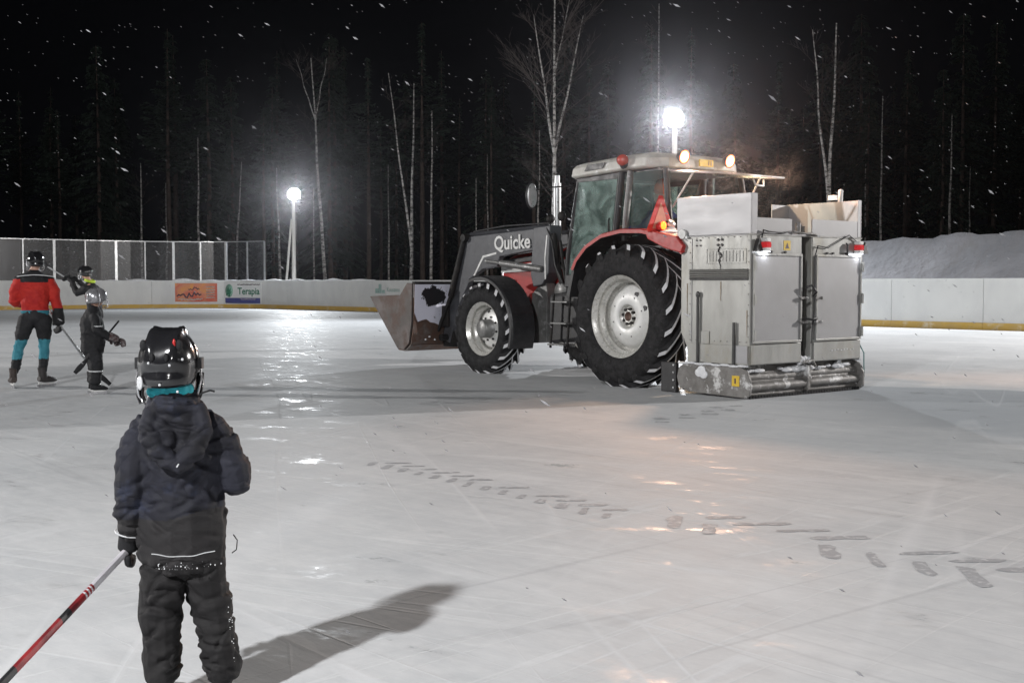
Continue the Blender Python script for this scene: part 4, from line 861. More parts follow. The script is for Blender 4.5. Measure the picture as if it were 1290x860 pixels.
# ------------------------------------------------------------------ people
def skin_blob(name, chains, vox, m, parent, smooth=4, fold=None, balls=(), boxes=(), creases=None):
    """one continuous mesh grown round chains of (x,y,z,r) joints"""
    b = MB()
    for ch in chains:
        pts = []; 
        for i in range(len(ch) - 1):
            a, c = Vector(ch[i][:3]), Vector(ch[i + 1][:3]); n = max(2, int((c - a).length / .03))
            for k in range(n + (1 if i == len(ch) - 2 else 0)):
                t = k / n; r0, r1 = ch[i][3], ch[i + 1][3]
                r0 = r0 if hasattr(r0, '__len__') else (r0, r0); r1 = r1 if hasattr(r1, '__len__') else (r1, r1)
                ts = t * t * (3 - 2 * t)
                pts.append((a.lerp(c, t), (r0[0] + (r1[0] - r0[0]) * ts, r0[1] + (r1[1] - r0[1]) * ts)))
        P = [p for p, r in pts]; Rr = [r for p, r in pts]
        # rounded ends
        d0 = (P[0] - P[1]).normalized(); d1 = (P[-1] - P[-2]).normalized(); m0 = min(Rr[0]); m1 = min(Rr[-1])
        P = [P[0] + d0 * m0 * .55, P[0] + d0 * m0 * .3] + P + [P[-1] + d1 * m1 * .3, P[-1] + d1 * m1 * .55]
        Rr = [tuple(q * .35 for q in Rr[0]), tuple(q * .8 for q in Rr[0])] + Rr + [tuple(q * .8 for q in Rr[-1]), tuple(q * .35 for q in Rr[-1])]
        b.tube(P, Rr, 14, ref=(1, 0, 0) if abs((P[-1] - P[0]).normalized().x) < .9 else (0, 1, 0))
    for (c, r) in balls: b.ball(c, r, 18, 12)
    for fn in boxes: fn(b)
    o = b.build(name, m, parent)
    md = o.modifiers.new('r', 'REMESH'); md.mode = 'VOXEL'; md.voxel_size = vox; md.use_smooth_shade = True
    sm = o.modifiers.new('s', 'SMOOTH'); sm.factor = .5; sm.iterations = smooth
    dg = bpy.context.evaluated_depsgraph_get(); dg.update()
    me = bpy.data.meshes.new_from_object(o.evaluated_get(dg)); o.modifiers.clear(); old = o.data; o.data = me; bpy.data.meshes.remove(old)
    me.name = name
    if fold:
        amp, fz, fx, seed = fold
        me.update(); ns = [v.normal.copy() for v in me.vertices]
        for v, nrm in zip(me.vertices, ns):
            p = v.co
            wv = noise.noise_vector(Vector((p.x * 4, p.y * 4, p.z * 4 + seed))) * .06
            q = Vector(((p.x + wv.x) * fx, (p.y + wv.y) * fx, (p.z + wv.z + p.x * .25) * fz + seed))
            f1 = (1 - min(1, abs(noise.noise(q)) * 2.4)) ** 1.6 * 1.5 - .5
            f2 = (1 - min(1, abs(noise.noise(q * 2.1 + Vector((5, 5, 5)))) * 2.4)) ** 1.6 * 1.5 - .5
            f3 = noise.noise(p * 3.3 + Vector((seed, 0, 0)))
            v.co += nrm * (amp * (.75 * max(f1, -.6) + .38 * max(f2, -.6) + .5 * f3))
    if creases:
        cnt, dep, wid, lng, seed = creases; rs_ = np.random.RandomState(seed); me.update(); n_ = len(me.vertices)
        P_ = np.empty(n_ * 3); me.vertices.foreach_get('co', P_); P_ = P_.reshape(-1, 3); Nn = np.empty(n_ * 3); me.vertex_normals.foreach_get('vector', Nn) if hasattr(me, 'vertex_normals') else me.vertices.foreach_get('normal', Nn); Nn = Nn.reshape(-1, 3)
        D_ = np.zeros(n_)
        for q_ in range(cnt):
            i_ = rs_.randint(n_); c_ = P_[i_]; nn_ = Nn[i_]
            t_ = np.cross(nn_, (0, 0, 1)); l_ = np.linalg.norm(t_)
            if l_ < .3: continue
            t_ /= l_; u_ = np.cross(nn_, t_); an = rs_.normal(0, .42); t2 = t_ * math.cos(an) + u_ * math.sin(an); u2 = np.cross(nn_, t2)
            r_ = P_ - c_; a_ = r_ @ t2; b_ = r_ @ u2 + rs_.uniform(-6, 6) * a_ * a_; k_ = r_ @ nn_
            L2 = lng * rs_.uniform(.5, 1.3); W2 = wid * rs_.uniform(.7, 1.4); d2 = dep * rs_.uniform(.5, 1.2)
            win = np.exp(-(a_ / L2) ** 2) * np.exp(-(k_ / .05) ** 2)
            D_ += win * d2 * (-1.0 * np.exp(-(b_ / W2) ** 2) + .75 * np.exp(-((b_ - 1.9 * W2) / (1.5 * W2)) ** 2))
        P_ += Nn * D_[:, None]; me.vertices.foreach_set('co', P_.ravel())
    me.polygons.foreach_set('use_smooth', [True] * len(me.polygons)); me.update()
    return o

def fabric(name, c, c2=None, rough=.75, sheen=.0, **k):
    return mat(name, c, rough, 0, col2=c2 or tuple(x * .7 for x in c), scale=k.pop('scale', 6), bump=k.pop('bump', .0012), bscale=k.pop('bscale', 220), crease=k.pop('crease', .010), rvar=.08, spec=.3, **k)
M_navy = fabric('jacket_navy', (.024, .025, .036), (.015, .015, .019), col3=(.034, .042, .075), scale3=5, thr3=(.55, .72), bump=.0012)
M_hem = fabric('jacket_charcoal', (.030, .028, .029), (.020, .019, .020))
M_trous = fabric('trousers_charcoal', (.021, .020, .0205), (.013, .012, .013))
M_glove = fabric('glove_black', (.02, .02, .022), crease=0)
M_skin = mat('skin', (.55, .33, .25), .5, col2=(.5, .29, .22), scale=20, rvar=.05)
M_hel = mat('helmet_black', (.015, .015, .017), .16, coat=.6, rvar=.05, col2=(.02, .02, .022))
M_helsil = mat('helmet_silver', (.42, .42, .44), .25, .5, rvar=.05)
M_teal = fabric('scarf_turquoise', (.03, .42, .50), (.02, .2, .25), scale=14)
M_redj = fabric('jacket_red', (.55, .035, .025), (.42, .02, .02))
M_tealf = fabric('cloth_teal', (.06, .27, .34), (.04, .20, .26))
M_blackf = fabric('cloth_black', (.018, .018, .02), (.03, .03, .033))
M_blade = mat('skate_blade', (.6, .6, .62), .25, .8)
M_refl = mat('reflective_tape', (.75, .76, .78), .35)
M_hivis = mat('hivis_yellow', (.55, .75, .05), .6)
M_hair = mat('hair_brown', (.10, .06, .03), .6)

def fingers(b_chains, hand, dirv, palmn, side, s=1.0, curl=1.0):
    """append five bent finger chains to a list; dirv = knuckle direction, palmn = direction fingers curl towards, side = across the palm towards the thumb"""
    h = Vector(hand); d = Vector(dirv).normalized(); c = Vector(palmn).normalized(); sd = Vector(side).normalized()
    for k, (l, o) in enumerate(((.95, .030), (1.08, .010), (1.0, -.010), (.80, -.030))):
        base = h + sd * o * s + d * .030 * s
        p1 = base + d * .022 * l * s; p2 = p1 + (d * .45 + c * .9 * curl).normalized() * .024 * l * s; p3 = p2 + (c * .6 - d * .75 * curl).normalized() * .020 * l * s
        b_chains.append([(*base, .0125 * s), (*p1, .012 * s), (*p2, .0115 * s), (*p3, .010 * s)])
    t0 = h + sd * .028 * s - d * .01 * s; t1 = t0 + (sd * .8 + c * .7 + d * .3).normalized() * .028 * s; t2 = t1 + (c * .9 + d * .5 - sd * .3).normalized() * .026 * s
    b_chains.append([(*t0, .014 * s), (*t1, .0125 * s), (*t2, .011 * s)])

def head(b_ch, balls, c, s=1.0, yaw=0):
    """head with brow, nose, lips, ears; facing +y before yaw"""
    rot = Matrix.Rotation(yaw, 3, 'Z'); c = Vector(c)
    def q(x, y, z): return tuple(c + rot @ Vector((x * s, y * s, z * s)))
    balls += [(q(0, 0, .01), (.072 * s, .085 * s, .10 * s)), (q(0, .03, -.055), (.05 * s, .05 * s, .055 * s)), (q(0, .085, -.01), (.012 * s, .022 * s, .02 * s)), (q(0, .072, -.05), (.024 * s, .012 * s, .010 * s)),
              (q(.075, 0, -.005), (.010 * s, .02 * s, .03 * s)), (q(-.075, 0, -.005), (.010 * s, .02 * s, .03 * s)), (q(0, .06, .035), (.05 * s, .025 * s, .012 * s))]
def eyes(parent, c, s, yaw):
    rot = Matrix.Rotation(yaw, 3, 'Z')
    for sg in (1, -1):
        p = Vector(c) + rot @ Vector((sg * .03 * s, .076 * s, .012 * s))
        e = one('eye', M_white, parent, lambda b: b.ball(p, .011 * s, 10, 8))
        p2 = Vector(c) + rot @ Vector((sg * .03 * s, .085 * s, .012 * s)); one('iris', M_hair, e, lambda b: b.ball(p2, .005 * s, 8, 6))
def helmet(parent, c, s, yaw, m, detail=True, cage=True):
    """hockey helmet, shell in two halves with ridges, ear loops, cage"""
    c = Vector(c); rot = Matrix.Rotation(yaw, 3, 'Z')
    b = MB(); b.M = Matrix.Translation(c) @ rot.to_4x4() @ Matrix.Scale(s, 4)
    nu, nv = 40, 22
    def f(u, v):
        a = 2 * PI * u; t = v * R(122)
        rx, ry, rz = .100, .120, .118
        front = max(0, math.sin(a))
        tt = t * (1 - .22 * front ** 2)
        r = 1 + .0
        x = rx * math.sin(tt) * math.cos(a); y = ry * math.sin(tt) * math.sin(a); z = rz * math.cos(tt)
        # raised ridges running front to back, and a step between the shell halves
        up = max(0, z / rz + .15)
        rg = math.exp(-((abs(x) - .042) / .011) ** 2) * .015 * min(1, up * 1.6)
        rg -= math.exp(-(x / .020) ** 2) * .004 * min(1, up * 1.5)
        st = .006 if y > .015 and z > -.02 else 0
        back = max(0, -math.sin(a))
        bulge = .010 * math.exp(-((z + .055) / .022) ** 2) * back
        dent = -.007 * math.exp(-((z + .015) / .012) ** 2) * back * (1 if abs(x) < .07 else .3)
        # side vents
        q = Vector((x / rx, y / ry, z / rz)); k = rg + st + bulge + dent
        return (x + q.x * k, y + q.y * k, z + q.z * k)
    b.grid(f, nu, nv); sh = b.build('helmet', m, parent)
    so = sh.modifiers.new('t', 'SOLIDIFY'); so.thickness = .006 * s
    if detail:
        def part(nm, mm, fn):
            bb_ = MB(); bb_.M = Matrix.Translation(c) @ rot.to_4x4() @ Matrix.Scale(s, 4); fn(bb_); return bb_.build(nm, mm, sh)
        [part('ear_guard', m, lambda b: b.tube([(sg * .098, .055, -.03), (sg * .102, .03, -.065), (sg * .100, .01, -.10), (sg * .088, .0, -.12)], [(.006, .014)] * 4, 8)) for sg in (1, -1)]
        [part('side_clip', M_black, lambda b: b.box((sg * .108, .02, .004), (.014, .035, .036))) for sg in (1, -1)]
        part('vent_slot', M_glove, lambda b: [b.ball((sg * .060, -.088, .066), (.012, .008, .018)) for sg in (1, -1)] + [b.ball((sg * .024, -.116, .03), (.008, .006, .014)) for sg in (1, -1)])
        part('helmet_screw', M_refl, lambda b: [b.ball(p, .0045, 8, 6) for p in ((-.035, -.118, .012), (.035, -.119, .005), (.072, -.092, .022), (.004, -.129, -.055), (.058, -.108, -.078))])
        part('helmet_sticker', M_refl, lambda b: b.ball((-.072, -.092, -.052), (.015, .006, .022), 14, 8, rot=Matrix.Rotation(R(-38), 3, 'Z')))
        part('red_accent', M_redref, lambda b: b.ball((.045, -.093, .068), (.006, .007, .019), 10, 8))
    if cage:
        def cg(b):
            for z in (-.10, -.075, -.05, -.025): b.tube([(.1 * math.cos(a), .04 + .10 * math.sin(a), z - .01) for a in np.linspace(0, PI, 13)], .0022, 5)
            for x in (-.07, -.035, 0, .035, .07): b.tube([(x, .04 + .10 * math.sqrt(max(0, 1 - (x / .1) ** 2)) + .0, 0), (x, .04 + .10 * math.sqrt(max(0, 1 - (x / .1) ** 2)), -.10), (x * .7, .10, -.125)], .0022, 5)
            for sg in (1, -1): b.tube([(sg * .106, .02, -.0), (sg * .112, .01, -.05), (sg * .10, -.005, -.10), (sg * .08, .02, -.135)], .004, 6)
        bb_ = MB(); bb_.M = Matrix.Translation(c) @ rot.to_4x4() @ Matrix.Scale(s, 4); cg(bb_); bb_.build('face_cage', M_blade, sh)
    return sh
def skate(parent, p, yaw, s, m, pitch=0, lift=0):
    """boot with blade; p = ankle ground point"""
    M = Matrix.Translation((p[0], p[1], lift)) @ Matrix.Rotation(yaw, 4, 'Z') @ Matrix.Rotation(pitch, 4, 'X') @ Matrix.Scale(s, 4)
    b = MB(); b.M = M
    b.tube([(0, -.01, .22), (0, -.005, .16), (0, 0, .11), (0, .01, .085)], [(.045, .052), (.040, .048), (.042, .055), (.04, .06)], 14, ref=(1, 0, 0))
    b.tube([(0, -.055, .095), (0, .0, .09), (0, .08, .085), (0, .15, .075), (0, .175, .072)], [(.032, .03), (.040, .04), (.042, .034), (.036, .024), (.012, .012)], 14, ref=(1, 0, 0))
    bo = b.build('skate_boot', m, parent)
    b = MB(); b.M = M
    b.prism([(-.06, .062), (.15, .06), (.14, .04), (.11, .028), (.05, .03), (.02, .03), (-.03, .028), (-.055, .035)], -.009, .009, plane='YZ') ; b.build('blade_holder', M_white, bo)
    b = MB(); b.M = M; b.prism([(-.075, .03), (.165, .03), (.17, .02), (.15, .001), (-.05, .0), (-.075, .01)], -.002, .002, plane='YZ'); b.build('blade', M_blade, bo)
    b = MB(); b.M = M; b.tube([(0, .06, .125), (.03, .055, .12), (-.03, .075, .117), (.03, .09, .11), (-.03, .105, .105)], .004, 5); b.build('lace', M_refl, bo)
def stick(e_name, label, butt, heel, toe, m, group=None, mlist=None, w_=.0145):
    """hockey stick as a thing of its own"""
    o = Vector(heel); e = empty(e_name, o); tag(e, label, 'hockey stick', group)
    butt = Vector(butt) - o; toe = Vector(toe) - o
    segs = mlist or [(0, 1, m)]
    for a, c, mm in segs:
        one('shaft', mm, e, lambda b: b.tube([butt.lerp(Vector((0, 0, 0)), a), butt.lerp(Vector((0, 0, 0)), c)], [(w_, w_ * .68)] * 2, 8, smooth=False))
    d = (-butt).normalized()
    one('blade', M_blackf, e, lambda b: b.tube([d * -.02, toe * .25 + d * .01, toe * .6, toe], [(.018, .008), (.030, .006), (.032, .005), (.022, .004)], 8, ref=(0, 0, 1)))
    return e

# --- child watching in front (back to the camera)
yaw0 = R(14)
ch = empty('person', (-1.012, 3.66, 0), yaw0); ch.scale = (.925, .96, 1); tag(ch, 'child in black helmet, navy jacket and charcoal trousers standing with back to us', 'person')
hc = (-.050, .005, 1.055)
bch, bl = [], []
head(bch, bl, (hc[0], hc[1] + .005, hc[2] - .01), .92, R(-12))
bch += [[(-.02, 0, .46, (.09, .06)), (-.02, 0, .62, (.10, .07)), (-.02, 0, .80, (.135, .075)), (-.035, 0, .88, (.09, .06)), (-.045, 0, .96, .04), (-.05, .0, 1.02, .045)],
        [(-.07, 0, .45, .050), (-.085, .0, .26, .040), (-.084, -.0, .12, .034)], [(.05, 0, .45, .050), (.088, .0, .26, .040), (.112, -.0, .12, .034)],
        [(-.13, 0, .83, .045), (-.185, -.01, .66, .034), (-.185, .03, .53, .024), (-.185, .045, .50, .022)], [(.10, 0, .83, .045), (.155, -.02, .70, .034), (.135, .13, .735, .024), (.125, .17, .745, .022)]]
skin_blob('body', bch, .009, M_skin, ch, 3, balls=bl); eyes(ch, (hc[0], hc[1] + .005, hc[2] - .01), .92, R(-12))
# jacket: torso, sleeves, gathered hood
jk = skin_blob('jacket', [
    [(-.015, 0, .452, (.142, .106)), (-.012, .0, .56, (.146, .104)), (-.012, .0, .68, (.136, .102)), (-.015, -.005, .78, (.150, .102)), (-.022, -.005, .845, (.150, .094)), (-.03, -.005, .895, (.112, .084)), (-.04, .0, .962, (.072, .066))],
    [(-.085, -.005, .875, .045), (-.130, -.005, .835, .056), (-.158, -.005, .775, .060), (-.170, -.008, .68, .056), (-.176, .008, .60, .052), (-.176, .03, .545, .044)],
    [(.035, -.005, .885, .045), (.085, -.006, .845, .058), (.122, -.008, .79, .060), (.152, -.018, .72, .056), (.166, -.022, .675, .048)],
    [(.160, -.022, .690, .052), (.165, .04, .705, .052), (.155, .13, .735, .047)],
    [(-.105, -.050, .915, .028), (-.112, -.085, .85, .032), (-.075, -.112, .79, .030), (-.02, -.120, .760, .028), (.035, -.108, .80, .030), (.065, -.080, .86, .030), (.05, -.055, .92, .026)],
    [(-.09, -.055, .93, .024), (-.03, -.075, .925, .028), (.03, -.055, .925, .024)],
    [(-.075, -.070, .875, .034), (-.045, -.088, .82, .032)], [(.0, -.060, .86, .034), (-.0, -.085, .80, .026)]],
    .0046, [M_navy, M_hem], ch, 3, fold=(.0045, 9, 5.0, 3.0), creases=(150, .0075, .0075, .050, 5))
for p in jk.data.polygons:
    c = p.center
    if c.z < .60 + .015 * math.sin(c.x * 16) and (c.x > -.135 or c.z < .585): p.material_index = 1
one('hood_cord', M_glove, ch, lambda b: (b.tube([(.02, -.04, .935), (.06, -.03, .965), (.085, -.03, .972), (.10, -.03, .968)], .0032, 6), b.tube([(.155, -.02, .52), (.168, -.015, .50), (.165, -.01, .47), (.15, -.01, .46)], .002, 5)))
tz = skin_blob('trousers', [
    [(-.012, 0, .50, (.108, .076)), (-.012, 0, .43, (.114, .078))],
    [(-.068, .0, .44, (.074, .080)), (-.080, .0, .34, (.072, .074)), (-.084, -.004, .27, (.069, .072)), (-.083, -.006, .235, (.062, .070)), (-.084, -.004, .16, (.064, .072)), (-.084, 0, .085, (.058, .072))],
    [(.056, .0, .44, (.072, .080)), (.070, .0, .34, (.071, .074)), (.088, -.004, .27, (.068, .074)), (.094, -.006, .235, (.064, .070)), (.106, -.004, .16, (.063, .072)), (.120, 0, .085, (.058, .072))]],
    .0046, M_trous, ch, 3, fold=(.0045, 9, 5.0, 9.0), creases=(120, .0085, .0080, .050, 8))
one('snow_dust', M_snowm, ch, lambda b: [b.ball((x := -.10 + .22 * rnd.random() + (.05 if rnd.random() < .3 else 0), -.103 - .012 * math.cos((x + .01) * 8), .452 + .02 * rnd.random() ** 2 - .012 * math.cos(x * 12)), .0008 + .0020 * rnd.random() ** 3, 5, 4) for _ in range(38)]
    + [b.ball((.135 + .02 * rnd.random(), -.055, .12 + .26 * rnd.random() ** 2), .0006 + .0014 * rnd.random(), 5, 4) for _ in range(60)])
one('hem_piping', M_refl, ch, lambda b: b.tube([(-.105 + .20 * t, -.114 - .005 * math.sin(t * PI), .492 - .012 * math.sin(t * PI) + .0012 * math.sin(t * 17)) for t in np.linspace(0, 1, 22)], .0014, 5))
one('cuff_piping', M_refl, ch, lambda b: b.tube([(-.18 + .048 * math.cos(a), .038 + .048 * math.sin(a), .532 - .010 * math.cos(a + .8)) for a in np.linspace(PI * .9, 2.1 * PI, 14)], .0026, 5))
one('shoulder_tag', M_refl, ch, lambda b: b.box((-.018, -.164, .762), (.004, .002, .012), Matrix.Rotation(R(35), 3, 'Y')))
gch = [[(-.180, .035, .545, .036), (-.186, .045, .505, (.034, .028)), (-.188, .05, .48, (.036, .026))]]
fingers(gch, (-.188, .05, .485), (0, .1, -1), (.2, .5, 0), (0, 1, 0), 1.0, 1.1)
skin_blob('glove', gch, .004, M_glove, ch, 2)
gch = [[(.148, .12, .745, .036), (.142, .165, .755, (.034, .028)), (.14, .185, .76, (.034, .026))]]
fingers(gch, (.14, .19, .762), (0, 1, .1), (-.3, 0, -1), (-1, 0, .2), 1.0, .7)
skin_blob('glove', gch, .004, M_glove, ch, 2)
helmet(ch, (hc[0], hc[1], hc[2] - .004), .96, R(-12), M_hel)
skin_blob('neck_scarf', [[(-.100, -.015, .972, .020), (-.05, -.056, .982, .024), (-.005, -.050, .982, .022), (.015, -.010, .972, .020)], [(-.075, -.050, .99, .016), (-.04, -.058, .995, .016)]], .006, M_teal, ch, 2, fold=(.006, 16, 14, 1))
for x, yw in ((-.084, .15), (.122, -.12)): skate(ch, (x, -.005), yw, .82, M_blackf)
# stick held low in the left hand, running towards the camera
Mw = Matrix.Translation((-1.012, 3.66, 0)) @ Matrix.Rotation(yaw0, 4, 'Z') @ Matrix.Diagonal((.925, .96, 1, 1))
hand_w = Mw @ Vector((-.186, .052, .478))
butt_w = hand_w + Vector((.06, .16, .085)); 
heel_w = Vector((-1.50, 2.62, .03))
dirn = (heel_w - hand_w)
butt_w = hand_w - dirn * .10
M_stw = mat('stick_white', (.72, .70, .74), .35); M_str = mat('stick_red', (.38, .035, .04), .35, col2=(.16, .02, .025), scale=14); M_stb = mat('stick_black', (.03, .03, .032), .35, col3=(.3, .3, .3), scale3=40, thr3=(.68, .72))
stick('hockey_stick', 'red, white and black hockey stick held low by the child in the navy jacket', butt_w, heel_w, heel_w + Vector((-.12, -.15, .0)), None,
      mlist=[(0, .105, M_stb), (.105, .246, M_stw), (.246, .252, M_str), (.252, .257, M_stw), (.257, .263, M_str), (.263, .268, M_stw), (.268, .275, M_str), (.275, .28, M_stw), (.28, .335, M_str), (.335, .37, M_stb), (.37, .53, M_str), (.53, 1, M_stb)], w_=.0135)

# --- skater in the red jacket
T = empty('person', (-5.97, 14.9, 0), R(22)); tag(T, 'skater in red and black jacket with teal socks, seen from behind on the left', 'person')
hx = (.02, .03, 1.58)
bch, bl = [], []; head(bch, bl, hx, 1.05, R(20))
bch += [[(0, 0, .90, (.10, .07)), (0, 0, 1.1, (.12, .09)), (0, 0, 1.32, (.18, .10)), (0, .0, 1.40, (.10, .07)), (.01, .01, 1.48, .055), (.02, .02, 1.54, .05)],
        [(-.08, 0, .86, .06), (-.19, .04, .50, .045), (-.26, -.02, .14, .036)], [(.08, 0, .86, .06), (.10, .05, .50, .055), (.08, .02, .14, .038)],
        [(-.17, 0, 1.36, .055), (-.22, .08, 1.10, .042), (-.16, .28, 1.05, .03), (-.14, .32, 1.05, .028)], [(.17, 0, 1.36, .055), (.24, .02, 1.10, .042), (.27, .08, .88, .03), (.275, .09, .84, .028)]]
skin_blob('body', bch, .016, M_skin, T, 3, balls=bl); eyes(T, hx, 1.05, R(20))
j = skin_blob('jacket', [[(0, 0, .93, (.165, .12)), (0, 0, 1.15, (.17, .13)), (0, -.01, 1.30, (.21, .125)), (0, -.01, 1.37, (.19, .10)), (.01, 0, 1.44, (.09, .08))],
    [(-.15, 0, 1.34, .085), (-.215, .03, 1.20, .075), (-.235, .09, 1.07, .068), (-.18, .24, 1.05, .055)], [(.15, 0, 1.34, .085), (.225, .01, 1.20, .075), (.255, .04, 1.06, .065), (.275, .08, .93, .058)]],
    .012, [M_redj, M_blackf, M_tealf], T, 3, fold=(.012, 7, 4, 12))
for p in j.data.polygons:
    c = p.center
    if c.z > 1.315 - .25 * abs(c.x) * 0 + .04 * (abs(c.x) > .16): p.material_index = 1
    elif c.z < .965 and abs(c.x) < .2: p.material_index = 2
    elif c.x > .22 and c.z < .99: p.material_index = 1
one('yoke_piping', M_refl, T, lambda b: b.tube([(-.2 + .42 * t, -.115 - .012 * math.sin(t * PI), 1.385 + .02 * math.sin(t * PI)) for t in np.linspace(0, 1, 12)], .006, 5))
tt = skin_blob('trousers', [[(0, 0, .96, (.15, .115)), (0, 0, .86, (.16, .12))], [(-.09, 0, .86, .105), (-.15, .03, .66, .092), (-.175, .04, .55, .068), (-.20, .03, .48, .062), (-.225, 0, .30, .060), (-.255, -.02, .20, .05)],
    [(.09, 0, .86, .105), (.105, .04, .66, .092), (.10, .05, .55, .068), (.10, .045, .48, .062), (.09, .03, .30, .060), (.08, .02, .20, .05)]], .012, [M_blackf, M_tealf], T, 3, fold=(.008, 8, 4, 30))
for p in tt.data.polygons:
    if .36 < p.center.z + .10 * (p.center.x < -.05) * 0 < .60: p.material_index = 1
helmet(T, hx, 1.0, R(20), M_hel, detail=False)
skate(T, (-.265, -.03), R(10), 1.12, mat('skate_boot_brown', (.06, .045, .04), .5)); skate(T, (.08, .01), R(-55), 1.12, mat('skate_boot_dark', (.05, .045, .045), .45))
gch = [[(.270, .07, .97, .066), (.274, .085, .88, (.078, .066)), (.278, .095, .80, (.076, .066))]]; fingers(gch, (.278, .095, .80), (0, .1, -1), (-.4, .6, 0), (-.3, 1, 0), 1.9, 1.1)
gl = skin_blob('glove', gch, .009, M_glove, T, 2)
gch = [[(-.18, .24, 1.05, .052), (-.15, .30, 1.05, (.058, .045)), (-.13, .34, 1.05, (.055, .045))]]; fingers(gch, (-.13, .34, 1.05), (.5, 1, 0), (.3, 0, -1), (1, -.5, 0), 1.9, 1.0)
skin_blob('glove', gch, .009, M_glove, T, 2)
Mt = Matrix.Translation((-5.97, 14.9, 0)) @ Matrix.Rotation(R(22), 4, 'Z')
hw_ = Mt @ Vector((.275, .10, .80)); heel = Vector((-5.20, 14.72, .24)) 
stick('hockey_stick', 'grey hockey stick with black blade held by the skater in the red jacket', hw_ + (hw_ - heel) * .45, heel, heel + Vector((.18, .12, -.20)), M_galv, w_=.018)

# --- child in dark snowsuit
K = empty('person', (-4.95, 14.05, 0), R(-62)); tag(K, 'small child in black snowsuit and silver helmet holding a stick, side on', 'person')
hx = (.0, .04, 1.13)
bch, bl = [], []; head(bch, bl, hx, .95, R(10))
bch += [[(0, 0, .55, (.10, .09)), (0, 0, .80, (.11, .09)), (0, 0, .93, (.12, .07)), (0, .02, 1.03, .042), (0, .03, 1.08, .042)], [(-.07, 0, .55, .06), (-.07, .02, .30, .045), (-.07, 0, .10, .034)], [(.07, 0, .55, .06), (.07, .02, .30, .045), (.07, 0, .10, .034)],
        [(-.12, 0, .92, .04), (-.15, .02, .74, .034), (-.11, .18, .66, .024)], [(.12, 0, .92, .04), (.15, .02, .74, .034), (.12, .20, .66, .024)]]
skin_blob('body', bch, .013, M_skin, K, 3, balls=bl); eyes(K, hx, .95, R(10))
ks = skin_blob('snowsuit', [[(0, -.01, .50, (.14, .13)), (0, 0, .66, (.145, .14)), (0, -.01, .84, (.15, .135)), (0, 0, .94, (.12, .10)), (0, .01, 1.01, (.07, .07))],
    [(-.07, 0, .50, .088), (-.075, .02, .32, .075), (-.075, 0, .14, .070)], [(.07, 0, .50, .088), (.075, .02, .32, .075), (.075, 0, .14, .070)],
    [(-.11, 0, .91, .060), (-.155, .02, .76, .055), (-.13, .14, .68, .048)], [(.11, 0, .91, .060), (.155, .02, .76, .055), (.13, .16, .67, .048)]], .010, M_blackf, K, 3, fold=(.008, 9, 5, 44))
one('reflective_band', M_refl, K, lambda b: [b.tube([(x0 + .079 * math.cos(a), .015 + .079 * math.sin(a), .27) for a in np.linspace(0, 2 * PI, 20)], [(.008, .004)] * 20, 6, ref=(0, 0, 1)) for x0 in (-.075, .075)] + [b.tube([(.155 + .058 * math.cos(a), .03 + .058 * math.sin(a), .80) for a in np.linspace(0, 2 * PI, 16)], [(.007, .004)] * 16, 6, ref=(0, 0, 1))])
helmet(K, hx, .98, R(10), M_helsil, detail=False)
one('collar', M_hivis, K, lambda b: b.tube([(.08 * math.cos(a), .0 + .07 * math.sin(a), 1.245 - .0) for a in np.linspace(PI, 2 * PI, 8)], .012, 6)) if False else None
for x in (-.075, .075): skate(K, (x, 0), R(-4), .85, M_blackf)
for sx_, yy in ((-1, .17), (1, .20)):
    gch = [[(sx_ * .13, yy - .03, .68, .052), (sx_ * .12, yy + .03, .655, (.055, .045)), (sx_ * .115, yy + .05, .64, (.055, .045))]]; fingers(gch, (sx_ * .115, yy + .05, .64), (0, 1, -.3), (0, -.3, -1), (-sx_, 0, .2), 1.7, 1.2)
    skin_blob('glove', gch, .007, fabric('glove_red_grey', (.06, .03, .03), (.22, .20, .20), scale=30, crease=0), K, 2)
Mk = Matrix.Translation((-4.95, 14.05, 0)) @ Matrix.Rotation(R(-62), 4, 'Z')
stick('hockey_stick', 'short black hockey stick held slantwise across the small child in the snowsuit', (-4.69, 14.2, .855), (-4.99, 13.9, .39), (-5.10, 13.85, .256), M_blackf, w_=.012)

# --- third skater, beyond the child, arms raised with a stick
Z = empty('person', (-7.80, 22.2, 0), R(75)); tag(Z, 'skater in black with yellow collar bending forward beyond the small child', 'person')
hx = (.0, .16, 1.50)
bch, bl = [], []; head(bch, bl, hx, 1.0, 0)
bch += [[(0, -.05, .78, (.09, .07)), (0, 0, 1.05, (.12, .08)), (0, .04, 1.22, (.16, .09)), (0, .09, 1.34, .05), (0, .14, 1.44, .05)], [(-.07, -.05, .74, .05), (-.10, .05, .42, .045), (-.10, -.04, .12, .038)], [(.07, -.05, .74, .05), (.10, .05, .42, .045), (.10, -.04, .12, .038)],
        [(-.16, .04, 1.22, .05), (-.20, .20, 1.12, .04), (-.10, .40, 1.34, .03)], [(.16, .04, 1.22, .05), (.20, .20, 1.12, .04), (.08, .40, 1.36, .03)]]
skin_blob('body', bch, .017, M_skin, Z, 3, balls=bl); eyes(Z, hx, 1.0, 0)
skin_blob('jacket', [[(0, -.05, .72, (.15, .12)), (0, 0, 1.02, (.16, .12)), (0, .04, 1.20, (.19, .12)), (0, .08, 1.30, (.09, .08))], [(-.15, .04, 1.21, .075), (-.20, .20, 1.12, .065), (-.12, .36, 1.30, .055)], [(.15, .04, 1.21, .075), (.20, .20, 1.12, .065), (.10, .36, 1.32, .055)]], .013, M_blackf, Z, 3, fold=(.012, 7, 4, 60))
